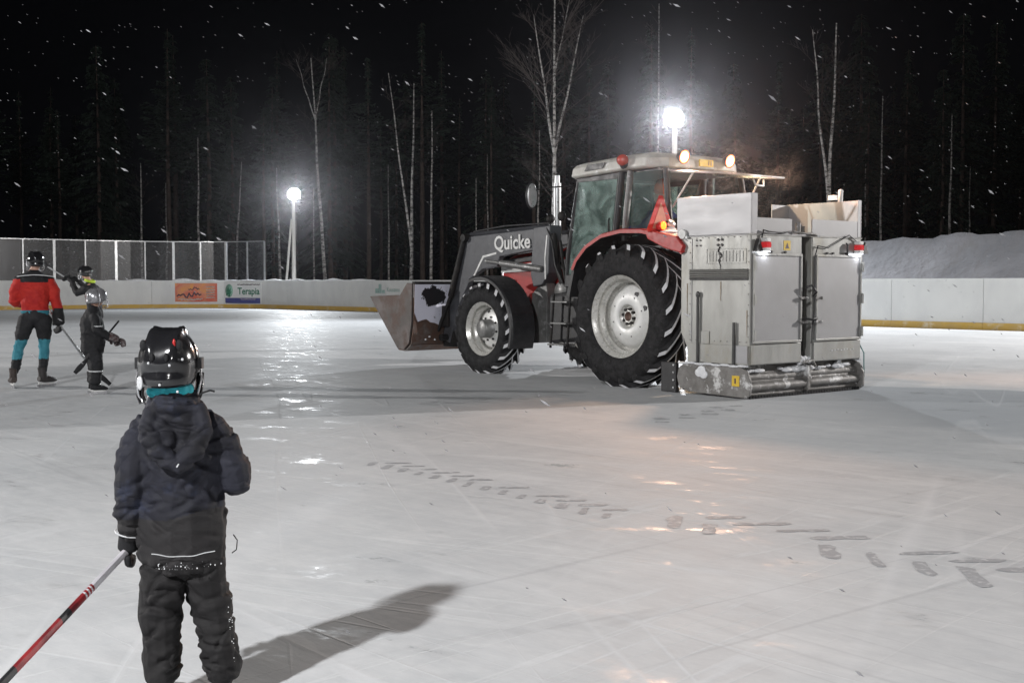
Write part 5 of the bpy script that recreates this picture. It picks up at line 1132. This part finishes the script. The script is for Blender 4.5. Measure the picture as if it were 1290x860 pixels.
skin_blob('trousers', [[(0, -.05, .80, (.14, .12)), (0, -.05, .72, (.14, .11))], [(-.09, -.05, .72, .09), (-.10, .05, .44, .075), (-.10, -.03, .16, .06)], [(.09, -.05, .72, .09), (.10, .05, .44, .075), (.10, -.03, .16, .06)]], .013, M_blackf, Z, 3, fold=(.010, 8, 4, 70))
one('collar', M_hivis, Z, lambda b: b.tube([(.085 * math.cos(a), .07 + .075 * math.sin(a), 1.35 + .02 * math.sin(a)) for a in np.linspace(0, 2 * PI, 20)], .026, 8))
helmet(Z, hx, 1.05, 0, M_hel, detail=False)
for x in (-.10, .10): skate(Z, (x, -.05), 0, 1.1, M_blackf)
for sx_, hz in ((-1, 1.36), (1, 1.38)):
    gch = [[(sx_ * .10, .36, hz - .04, .05), (sx_ * .08, .42, hz, (.055, .045)), (sx_ * .07, .46, hz + .02, (.055, .04))]]; fingers(gch, (sx_ * .07, .46, hz + .02), (0, 1, .4), (0, .3, -1), (-sx_, 0, .2), 1.8, 1.0)
    skin_blob('glove', gch, .010, M_glove, Z, 2)
Mz = Matrix.Translation((-7.80, 22.2, 0)) @ Matrix.Rotation(R(75), 4, 'Z'); p1 = Mz @ Vector((0, .49, 1.37))
stick('hockey_stick', 'thin grey hockey stick raised by the black-clad skater beyond the child', p1 + Vector((.2, .05, -.14)), p1 + Vector((-.38, -.10, .24)), p1 + Vector((-.46, -.08, .36)), M_galv, w_=.014)

# --- tractor driver
D = empty('person', (0, 0, 0), 0); D.matrix_world = Matrix.Translation(TO) @ Matrix.Rotation(PI - AH, 4, 'Z') @ Matrix.Translation((.22, .24, 0)) @ Matrix.Rotation(-PI / 2, 4, 'Z')
tag(D, 'driver in dark blue jacket and orange cap sitting in the tractor cab', 'person')
hx = (.0, .02, 2.46); bch, bl = [], []; head(bch, bl, hx, 1.05, R(35))
bch += [[(0, 0, 1.80, (.15, .12)), (0, -.02, 2.05, (.15, .11)), (0, -.02, 2.22, (.18, .10)), (0, 0, 2.32, .055), (0, .01, 2.42, .055)], [(-.1, 0, 1.82, .08), (-.13, .42, 1.82, .06), (-.13, .50, 1.42, .045), (-.13, .60, 1.36, .04)], [(.1, 0, 1.82, .08), (.13, .42, 1.82, .06), (.13, .50, 1.42, .045), (.13, .60, 1.36, .04)],
        [(-.17, -.02, 2.20, .055), (-.25, .12, 1.98, .045), (-.18, .42, 2.02, .032)], [(.17, -.02, 2.20, .055), (.25, .12, 1.98, .045), (.18, .42, 2.02, .032)]]
fingers(bch, (-.17, .50, 2.05), (0, 1, .2), (0, .3, -1), (1, 0, 0), 1.4, 1.0); fingers(bch, (.17, .50, 2.05), (0, 1, .2), (0, .3, -1), (-1, 0, 0), 1.4, 1.0)
bch += [[(-.18, .42, 2.02, .03), (-.17, .51, 2.05, (.036, .022))], [(.18, .42, 2.02, .03), (.17, .51, 2.05, (.036, .022))]]
skin_blob('body', bch, .012, M_skin, D, 2, balls=bl); eyes(D, hx, 1.05, R(35))
skin_blob('jacket', [[(0, 0, 1.80, (.18, .14)), (0, -.02, 2.05, (.18, .13)), (0, -.02, 2.20, (.21, .12)), (0, 0, 2.30, (.09, .08))], [(-.17, -.02, 2.19, .075), (-.25, .12, 1.99, .065), (-.19, .38, 2.01, .05)], [(.17, -.02, 2.19, .075), (.25, .12, 1.99, .065), (.19, .38, 2.01, .05)]], .013, fabric('jacket_dark_blue', (.03, .04, .16), (.02, .025, .09)), D, 3, fold=(.01, 7, 4, 80))
skin_blob('trousers', [[(-.1, 0, 1.84, .11), (-.13, .42, 1.84, .085), (-.13, .50, 1.44, .07)], [(.1, 0, 1.84, .11), (.13, .42, 1.84, .085), (.13, .50, 1.44, .07)]], .014, M_blackf, D, 3)
skin_blob('cap', [[(0, -.005, 2.50, (.102, .112)), (0, -.01, 2.58, (.100, .108)), (0, -.01, 2.63, (.07, .08))]], .010, mat('cap_orange', (.80, .14, .04), .7), D, 2)

# ------------------------------------------------------------------ trees
def bark_mat():
    m, nt, p = nodes('birch_bark'); N = nt.nodes; L = nt.links
    tc = N.new('ShaderNodeTexCoord'); mp = N.new('ShaderNodeMapping'); mp.inputs['Scale'].default_value = (2.2, 2.2, 4.5); L.new(tc.outputs['Object'], mp.inputs[0])
    n = N.new('ShaderNodeTexNoise'); n.inputs['Scale'].default_value = 1.6; n.inputs['Detail'].default_value = 7; n.inputs['Roughness'].default_value = .7; L.new(mp.outputs[0], n.inputs[0])
    r = N.new('ShaderNodeValToRGB'); e = r.color_ramp.elements; e[0].position = .40; e[0].color = (.06, .055, .05, 1); e[1].position = .56; e[1].color = (.56, .54, .52, 1); e.new(.47).color = (.28, .27, .26, 1)
    L.new(n.outputs[0], r.inputs[0]); L.new(r.outputs[0], p.inputs['Base Color']); p.inputs['Roughness'].default_value = .8; return m
M_birch = bark_mat(); M_twig = mat('birch_twigs', (.07, .055, .05), .8); M_pine = mat('pine_bark', (.12, .09, .075), .9, col2=(.06, .045, .04), scale=4)
M_needle = mat('spruce_needles', (.035, .055, .04), .8, col2=(.02, .035, .025), scale=1.5)
def branch(b, p, d, l, r, depth, rg, droop=.0, mi=0, seg=5):
    pts = [Vector(p)]; rr = [r]; d = Vector(d).normalized(); q = Vector(p)
    for k in range(seg):
        d = (d + Vector((rg.uniform(-.12, .12), rg.uniform(-.12, .12), rg.uniform(-.05, .13) - droop * k / seg))).normalized(); q = q + d * l / seg; pts.append(q.copy()); rr.append(r * (1 - (k + 1) / seg) + .003)
    b.tube(pts, rr, 5 if r > .02 else 3, mi, caps=False)
    if depth > 0:
        for k in range(rg.randint(3, 5) + (2 if depth > 1 else 0)):
            t = rg.uniform(.2, .95); i = int(t * seg); a = pts[i].lerp(pts[min(i + 1, seg)], t * seg - i)
            nd = (d + Vector((rg.uniform(-1, 1), rg.uniform(-1, 1), rg.uniform(-.3, .7))) * .75)
            branch(b, a, nd, l * rg.uniform(.3, .5), rr[i] * .55, depth - 1, rg, droop, mi, 4)
BIRCH = []
def birch(px, Y, r, h, seed, label, lean=0, forks=(), brs=22, first=.35, twigr=.022, group='birches at the forest edge', pine=False):
    """px = column where the trunk meets the board top; forks = (height fraction, dx, dy) of second stems"""
    rg = random.Random(seed); x = (px - 645) / 1500 * Y
    e = empty('pine_tree' if pine else 'birch_tree', (x, Y, 0)); tag(e, label, 'tree', 'pines at the forest edge' if pine else group)
    def stem(p0, top, r0, r1, n=12):
        pts = []; rr = []
        for k in range(n + 1):
            t = k / n; q = Vector(p0).lerp(Vector(top), t); w_ = math.sin(t * PI) 
            q.x += w_ * .10 * noise.noise(Vector((seed, t * 3, 0))) * h / 10; q.y += w_ * .1 * noise.noise(Vector((seed, t * 3, 7))) * h / 10
            pts.append(q); rr.append(r0 + (r1 - r0) * t)
        return pts, rr
    pts, rr = stem((0, 0, -.1), (lean, 0, h), r, r * .22)
    one('trunk', M_pine if pine else M_birch, e, lambda b: b.tube(pts, rr, 9, caps=True))
    stems = [(pts, rr)]
    for (f0, dx, dy, ht) in forks:
        i = int(f0 * 12); p2, r2 = stem(pts[i], (dx, dy, h * ht), rr[i] * .8, rr[i] * .18); one('limb', M_birch, e, lambda b: b.tube(p2, r2, 8)); stems.append((p2, r2))
    def crown(b):
        for (P, Q) in stems:
            for k in range(brs):
                t = first + (1 - first) * rg.random(); i = min(int(t * 12), 11); a = P[i].lerp(P[i + 1], t * 12 - i); an = rg.uniform(0, 2 * PI)
                up = .9 if not pine else .15
                l = h * rg.uniform(.08, .20) * (1.15 - t)
                branch(b, a, (math.cos(an), math.sin(an), up), l * 1.6, twigr * (1.3 - t), 2 if t < .9 else 1, rg, .1)
    one('crown', M_twig if not pine else M_needle, e, crown)
    return e
birch(412, 76, .13, 15.5, 1, 'slender birch just right of the far lamp, forked near its top', lean=-.9, forks=((.78, -1.9, .3, 1.0), (.80, .1, 0, 1.0)), brs=12, first=.6)
birch(517.5, 74, .14, 13.6, 2, 'birch with its trunk split into two tall stems, left of the tractor', lean=.25, forks=((.30, -1.35, .3, 1.05),), brs=10, first=.5)
birch(543, 78, .12, 12.5, 3, 'straight single birch just right of the forked birch', lean=.1, brs=14, first=.5)
birch(697, 60, .15, 15.5, 4, 'large many-branched birch behind the tractor exhaust', lean=.05, forks=((.55, -1.0, .3, .95), (.50, 1.5, .5, .95), (.75, .9, 0, 1.03)), brs=22, first=.28, twigr=.03)
birch(1040, 58, .14, 13.8, 5, 'pale birch dividing into two stems behind the ice machine', lean=.35, forks=((.38, -.75, .2, .98),), brs=9, first=.55)
birch(1108, 72, .10, 12.5, 6, 'thin birch to the right of the ice machine above the snow bank', brs=10, first=.5)
birch(1195, 76, .13, 12, 7, 'dim birch above the middle of the snow bank', brs=10, first=.6)
birch(1088, 84, .10, 10.5, 8, 'faint narrow birch close to the right side of the ice machine', brs=8, first=.6)
birch(1219, 84, .10, 9.5, 9, 'faint slender birch at the right above the snow bank', brs=8, first=.6)
birch(828, 70, .10, 17.5, 10, 'tall thin birch rising behind the floodlight over the cab', brs=12, first=.6)
birch(679, 80, .10, 11.5, 11, 'thin birch left of the large branched birch', brs=10, first=.5)
birch(180, 82, .11, 9.5, 12, 'thin pale birch behind the safety screen, far left', brs=8, first=.6)
birch(252, 84, .12, 11.5, 13, 'dim birch behind the safety screen above the orange banner', brs=8, first=.6)
birch(296, 86, .11, 10, 14, 'thin leaning birch behind the right end of the safety screen', lean=.6, brs=8, first=.6)
birch(354, 80, .10, 9, 15, 'short thin birch just left of the far lamp', lean=-.2, brs=8, first=.5)
birch(211, 92, .10, 9, 16, 'faint birch between the two screened birches on the left', brs=6, first=.6)
birch(614, 90, .10, 11, 17, 'faint pole-like birch above the loader arm', brs=8, first=.5)
birch(600, 82, .08, 8.5, 18, 'very thin birch above the knee of the loader arm', brs=8, first=.4)
birch(490, 88, .09, 10, 19, 'faint thin birch left of the forked birch', brs=8, first=.5)
birch(396, 84, .08, 8, 20, 'thin short birch between the far lamp and its birch', brs=6, first=.4)
# conifers behind: four kinds, copied
def conifer(kind, seed):
    rg = random.Random(seed); e = empty('spruce_tree' if kind < 2 else 'pine_tree', (0, 0, 0)); h = 18
    one('trunk', M_pine, e, lambda b: b.tube([(0, 0, -.2), (.1, 0, h * .5), (0, 0, h)], [.19, .13, .02], 8))
    def crown(b):
        z0 = 2.0 if kind < 2 else 8.5
        n = 260 if kind < 2 else 170
        for k in range(n):
            t = rg.random(); z = z0 + (h - z0) * t; rad = (1 - t) ** .8 * (2.6 if kind < 2 else 2.3) * rg.uniform(.55, 1.0) + .25
            if kind >= 2: rad = math.sin(min(1, t * 1.3 + .15) * PI) ** .5 * 2.1 * rg.uniform(.4, 1)
            a = rg.uniform(0, 2 * PI); dz = -.28 * rad if kind < 2 else .15 * rad
            d = Vector((math.cos(a), math.sin(a), 0)); s = Vector((-d.y, d.x, 0))
            b0 = Vector((0, 0, z)) + d * .08; 
            m_ = 5
            for q in range(m_):
                u0 = q / m_; u1 = (q + 1) / m_ + .05; w0 = .30 * (1 - u0 * .5) * rg.uniform(.6, 1.2)
                c0 = b0 + d * rad * u0 + Vector((0, 0, dz * u0 * u0)); c1 = b0 + d * rad * u1 + Vector((0, 0, dz * u1 * u1))
                jj = lambda: Vector((rg.uniform(-.1, .1), rg.uniform(-.1, .1), rg.uniform(-.15, .05)))
                b.add([c0, c1 + s * w0 + jj() + Vector((0, 0, -.12)), c1 + jj()], [(0, 1, 2)]); b.add([c0, c1 - s * w0 + jj() + Vector((0, 0, -.12)), c1 + jj()], [(0, 2, 1)])
    b = MB(); crown(b); b.build('crown', M_needle, e, fix=False)
    return e
protos = [conifer(0, 31), conifer(1, 32), conifer(2, 33), conifer(3, 34)]
km = kidmap(None)
rt = random.Random(77); used = [0] * 4
WORDS = ['dark spruce at the back of the forest', 'dark broad spruce standing among the birches', 'tall pine with a high crown in the dark forest', 'thin-crowned pine in the dark forest']
spots = []
for row, (Y0, step) in enumerate(((92, 4.2), (99, 4.6), (107, 5.0), (116, 5.5))):
    x = -.52 * Y0
    while x < .50 * Y0: spots.append((x + rt.uniform(-1.4, 1.4), Y0 + rt.uniform(-2.5, 2.5))); x += step
for (x, y) in ((34, 52), (37, 58), (30, 66), (41, 62), (35, 72), (44, 70), (28, 78), (50, 66), (25, 84), (38, 82), (48, 80), (33, 88), (55, 78)): spots.append((x, y))
for i, (x, y) in enumerate(spots):
    k = rt.randrange(4)
    o = protos[k] if not used[k] else copy_tree(protos[k], None, km); used[k] += 1
    o.location = (x, y, 0); o.rotation_euler = (0, 0, rt.uniform(0, 6.28)); s = rt.uniform(.8, 1.25); o.scale = (s * rt.uniform(.85, 1.15), s, s)
    px_ = 645 + 1500 * x / y
    where = 'behind the safety screen' if px_ < 240 else 'between the screen and the far lamp' if px_ < 375 else 'above the boards right of the far lamp' if px_ < 500 else 'beyond the bucket' if px_ < 590 else 'beyond the loader arm' if px_ < 700 else 'beyond the cab' if px_ < 860 else 'beyond the ice machine' if px_ < 1090 else 'over the snow bank' 
    depth = 'nearest in the forest' if y < 90 else 'in the front rank' if y < 96 else 'in the second rank' if y < 103 else 'in the third rank' if y < 111 else 'at the very back'
    tag(o, ['dark narrow spruce', 'dark broad spruce', 'tall high-crowned pine', 'thin-crowned pine'][k] + ' ' + depth + ' ' + where, 'tree', 'dark conifers of the forest')
SEEN_L = {}
for o_ in C.objects:
    if o_.get('group') == 'dark conifers of the forest': SEEN_L.setdefault(o_['label'], []).append(o_)
for l_, os_ in SEEN_L.items():
    os_.sort(key=lambda q_: q_.location.x / q_.location.y)
    if len(os_) > 1:
        nm_ = {2: ['leftmost of two', 'rightmost of two'], 3: ['leftmost', 'middle one', 'rightmost']}.get(len(os_), ['leftmost'] + ['%s from the left' % w_ for w_ in ('second', 'third', 'fourth', 'fifth', 'sixth')][:len(os_) - 2] + ['rightmost'])
        for o_, n_ in zip(os_, nm_): o_['label'] = l_ + ', ' + n_

# ------------------------------------------------------------------ tyre prints on the ice
def prints(path, wdt, pitch, seed, label):
    rg = random.Random(seed); b = MB(); P = [Vector(p) for p in path]; tot = 0; L_ = [0]
    for a, c in zip(P, P[1:]): tot += (c - a).length; L_.append(tot)
    s = 0; k = 0
    while s < tot:
        i = max(1, int(np.searchsorted(L_, s))); i = min(i, len(P) - 1); t = (s - L_[i - 1]) / (L_[i] - L_[i - 1]); p = P[i - 1].lerp(P[i], t); d = (P[i] - P[i - 1]).normalized(); n = Vector((-d.y, d.x))
        sg = 1 if k % 2 else -1
        if rg.random() < .88:
            q = p + n * sg * wdt * .27; ln = wdt * .30 * rg.uniform(.6, 1.1); wd = pitch * .34 * rg.uniform(.6, 1.1); ax = (n * sg + d * .8).normalized(); bx = Vector((-ax.y, ax.x)); ring = []
            for (u_, v_) in ((-1, -.7), (-.5, -1), (.1, -.9), (.6, -1.1), (1, -.6), (1.06, .2), (.9, .9), (.3, 1.05), (-.2, .8), (-.8, 1), (-1.05, .3)):
                v = q + ax * ln * (u_ + rg.uniform(-.12, .12)) + bx * wd * (v_ + rg.uniform(-.25, .25)); ring.append((v.x, v.y, .002))
            b.add(ring, [tuple(range(len(ring)))], 0, False)
        s += pitch; k += 1
    o = b.build('tyre_print', M_print, None); tag(o, label, kind='stuff'); return o
M_print = mat('wet_print', (.42, .43, .45), .62, col2=(.68, .69, .70), scale=20, thr=(.50, .66), spec=.1)
prints([(-.95, 8.6), (-.35, 7.9), (.25, 7.1), (.65, 6.6)], .30, .095, 3, 'faint line of tyre lug prints pressed across the ice in the middle foreground')
prints([(1.0, 6.55), (1.6, 5.9), (2.2, 5.3), (2.9, 4.6)], .58, .12, 5, 'row of herringbone tyre prints on the ice at the right foreground')
M_print2 = mat('pale_print', (.66, .67, .69), .5, col2=(.55, .56, .58), scale=9)
M_print_old = M_print; M_print = M_print2
prints([(-.95, 12.9), (.0, 13.4), (.75, 14.3)], .40, .15, 8, 'pale broken tyre tread marks on the ice beside the tractor')
M_print = M_print_old
prints([(1.35, 11.2), (2.1, 12.1), (2.4, 12.9)], .3, .22, 9, 'small row of faint tyre prints on the ice in front of the machine')

# ------------------------------------------------------------------ falling snow
M_flake = mat('snowflake', (.32, .32, .335), .8, rvar=0)
def flakes():
    b = MB(); rg = random.Random(12)
    V = []; Fc = []
    def add(p, s, el):
        d = Vector((.80, rg.uniform(-.35, .35), -.55 + rg.uniform(-.18, .18))).normalized(); u = d.cross(Vector((rg.uniform(-1, 1), rg.uniform(-1, 1), rg.uniform(-1, 1)))).normalized(); w_ = d.cross(u)
        base = len(V)
        V.extend([p + d * s * el, p - d * s * el, p + u * s * .8, p - u * s * .7, p + w_ * s * .75, p - w_ * s * .8])
        for a, c, e_ in ((0, 2, 4), (0, 4, 3), (0, 3, 5), (0, 5, 2), (1, 4, 2), (1, 3, 4), (1, 5, 3), (1, 2, 5)): Fc.append((base + a, base + c, base + e_))
    for _i in range(2100):
        Y = 3.0 + 62 * rg.random() ** .75 if _i > 240 else rg.uniform(2.6, 9); x = rg.uniform(-.5, .5) * Y; z = rg.uniform(.1, 1.3 + .33 * Y) if rg.random() < .9 else rg.uniform(.1, 8)
        if x * x + (Y - 0) ** 2 < 6: continue
        # keep clear of the tractor, the machine and the people
        q = Vector((x - 2.0, Y - 16)); 
        if q.length < 5.5 and z < 3: continue
        if Y < 5 and -1.6 < x < -.4 and z < 1.3: continue
        if z > 12: continue
        add(Vector((x, Y, z)), (.0022 + .003 * rg.random() ** 3 + .00016 * Y) * (1.15 if _i < 240 else 1), rg.uniform(2.2, 3.6))
    me = bpy.data.meshes.new('falling_snow'); me.from_pydata([tuple(v) for v in V], [], Fc); me.materials.append(M_flake)
    o = bpy.data.objects.new('falling_snow', me); link(o); tag(o, 'snowflakes drifting down through the floodlit air', kind='stuff')
flakes()

# ------------------------------------------------------------------ steam over the hot water hopper
def steam():
    m = bpy.data.materials.new('steam'); m.use_nodes = True; nt = m.node_tree; N = nt.nodes; L = nt.links; N.remove(N['Principled BSDF'])
    v = N.new('ShaderNodeVolumePrincipled'); v.inputs['Color'].default_value = (.9, .9, .9, 1); v.inputs['Anisotropy'].default_value = .2
    tc = N.new('ShaderNodeTexCoord'); n = N.new('ShaderNodeTexNoise'); n.inputs['Scale'].default_value = 1.9; n.inputs['Detail'].default_value = 5; n.inputs['Distortion'].default_value = 1.4
    mp = N.new('ShaderNodeMapping'); mp.inputs['Scale'].default_value = (1, 1, .8); L.new(tc.outputs['Object'], mp.inputs[0]); L.new(mp.outputs[0], n.inputs['Vector'])
    ln = N.new('ShaderNodeVectorMath'); ln.operation = 'LENGTH'; L.new(tc.outputs['Object'], ln.inputs[0])
    fo = N.new('ShaderNodeMapRange'); fo.inputs['From Min'].default_value = .95; fo.inputs['From Max'].default_value = .2; fo.inputs['To Min'].default_value = 0; fo.inputs['To Max'].default_value = 1; L.new(ln.outputs['Value'], fo.inputs[0])
    mr = N.new('ShaderNodeMapRange'); mr.inputs['From Min'].default_value = .48; mr.inputs['From Max'].default_value = .75; mr.inputs['To Min'].default_value = 0; mr.inputs['To Max'].default_value = .55; L.new(n.outputs[0], mr.inputs[0])
    mu = N.new('ShaderNodeMath'); mu.operation = 'MULTIPLY'; L.new(mr.outputs[0], mu.inputs[0]); L.new(fo.outputs[0], mu.inputs[1])
    L.new(mu.outputs[0], v.inputs['Density']); L.new(v.outputs[0], [x for x in N if x.type == 'OUTPUT_MATERIAL'][0].inputs['Volume'])
    b = MB(); b.ball((0, 0, 0), 1, 20, 14); o = b.build('steam', m, None)
    c = Matrix.Translation(TO) @ Matrix.Rotation(PI - AH, 4, 'Z') @ Vector((-1.5, .05, 2.42))
    o.location = c; o.scale = (.30, .30, .62); o.rotation_euler = (0, R(28), 0); tag(o, 'thin wisp of steam rising from the open hopper of the ice machine', kind='stuff')
steam()
# ------------------------------------------------------------------ the snowy air itself
def haze():
    b = MB(); b.bb((-110, -45, -1.2), (110, 150, 30))
    m = bpy.data.materials.new('haze'); m.use_nodes = True; nt = m.node_tree; N = nt.nodes; N.remove(N['Principled BSDF'])
    v = N.new('ShaderNodeVolumePrincipled'); v.inputs['Color'].default_value = (.95, .93, 1, 1); v.inputs['Anisotropy'].default_value = .95; v.inputs['Density'].default_value = .00017
    nt.links.new(v.outputs[0], [x for x in N if x.type == 'OUTPUT_MATERIAL'][0].inputs['Volume'])
    o = b.build('haze', m, None); tag(o, 'thin snowy haze hanging in the floodlit air', kind='stuff')
haze()
for o_ in C.objects:
    if o_.name.split('.')[0] in ('wheel_bolts', 'slush', 'helmet_screw', 'snow_dust', 'snow_streak', 'shoe_snow', 'snow_cap', 'bucket_snow', 'flap_bolts', 'lace', 'disc_hole'): o_['kind'] = 'stuff'
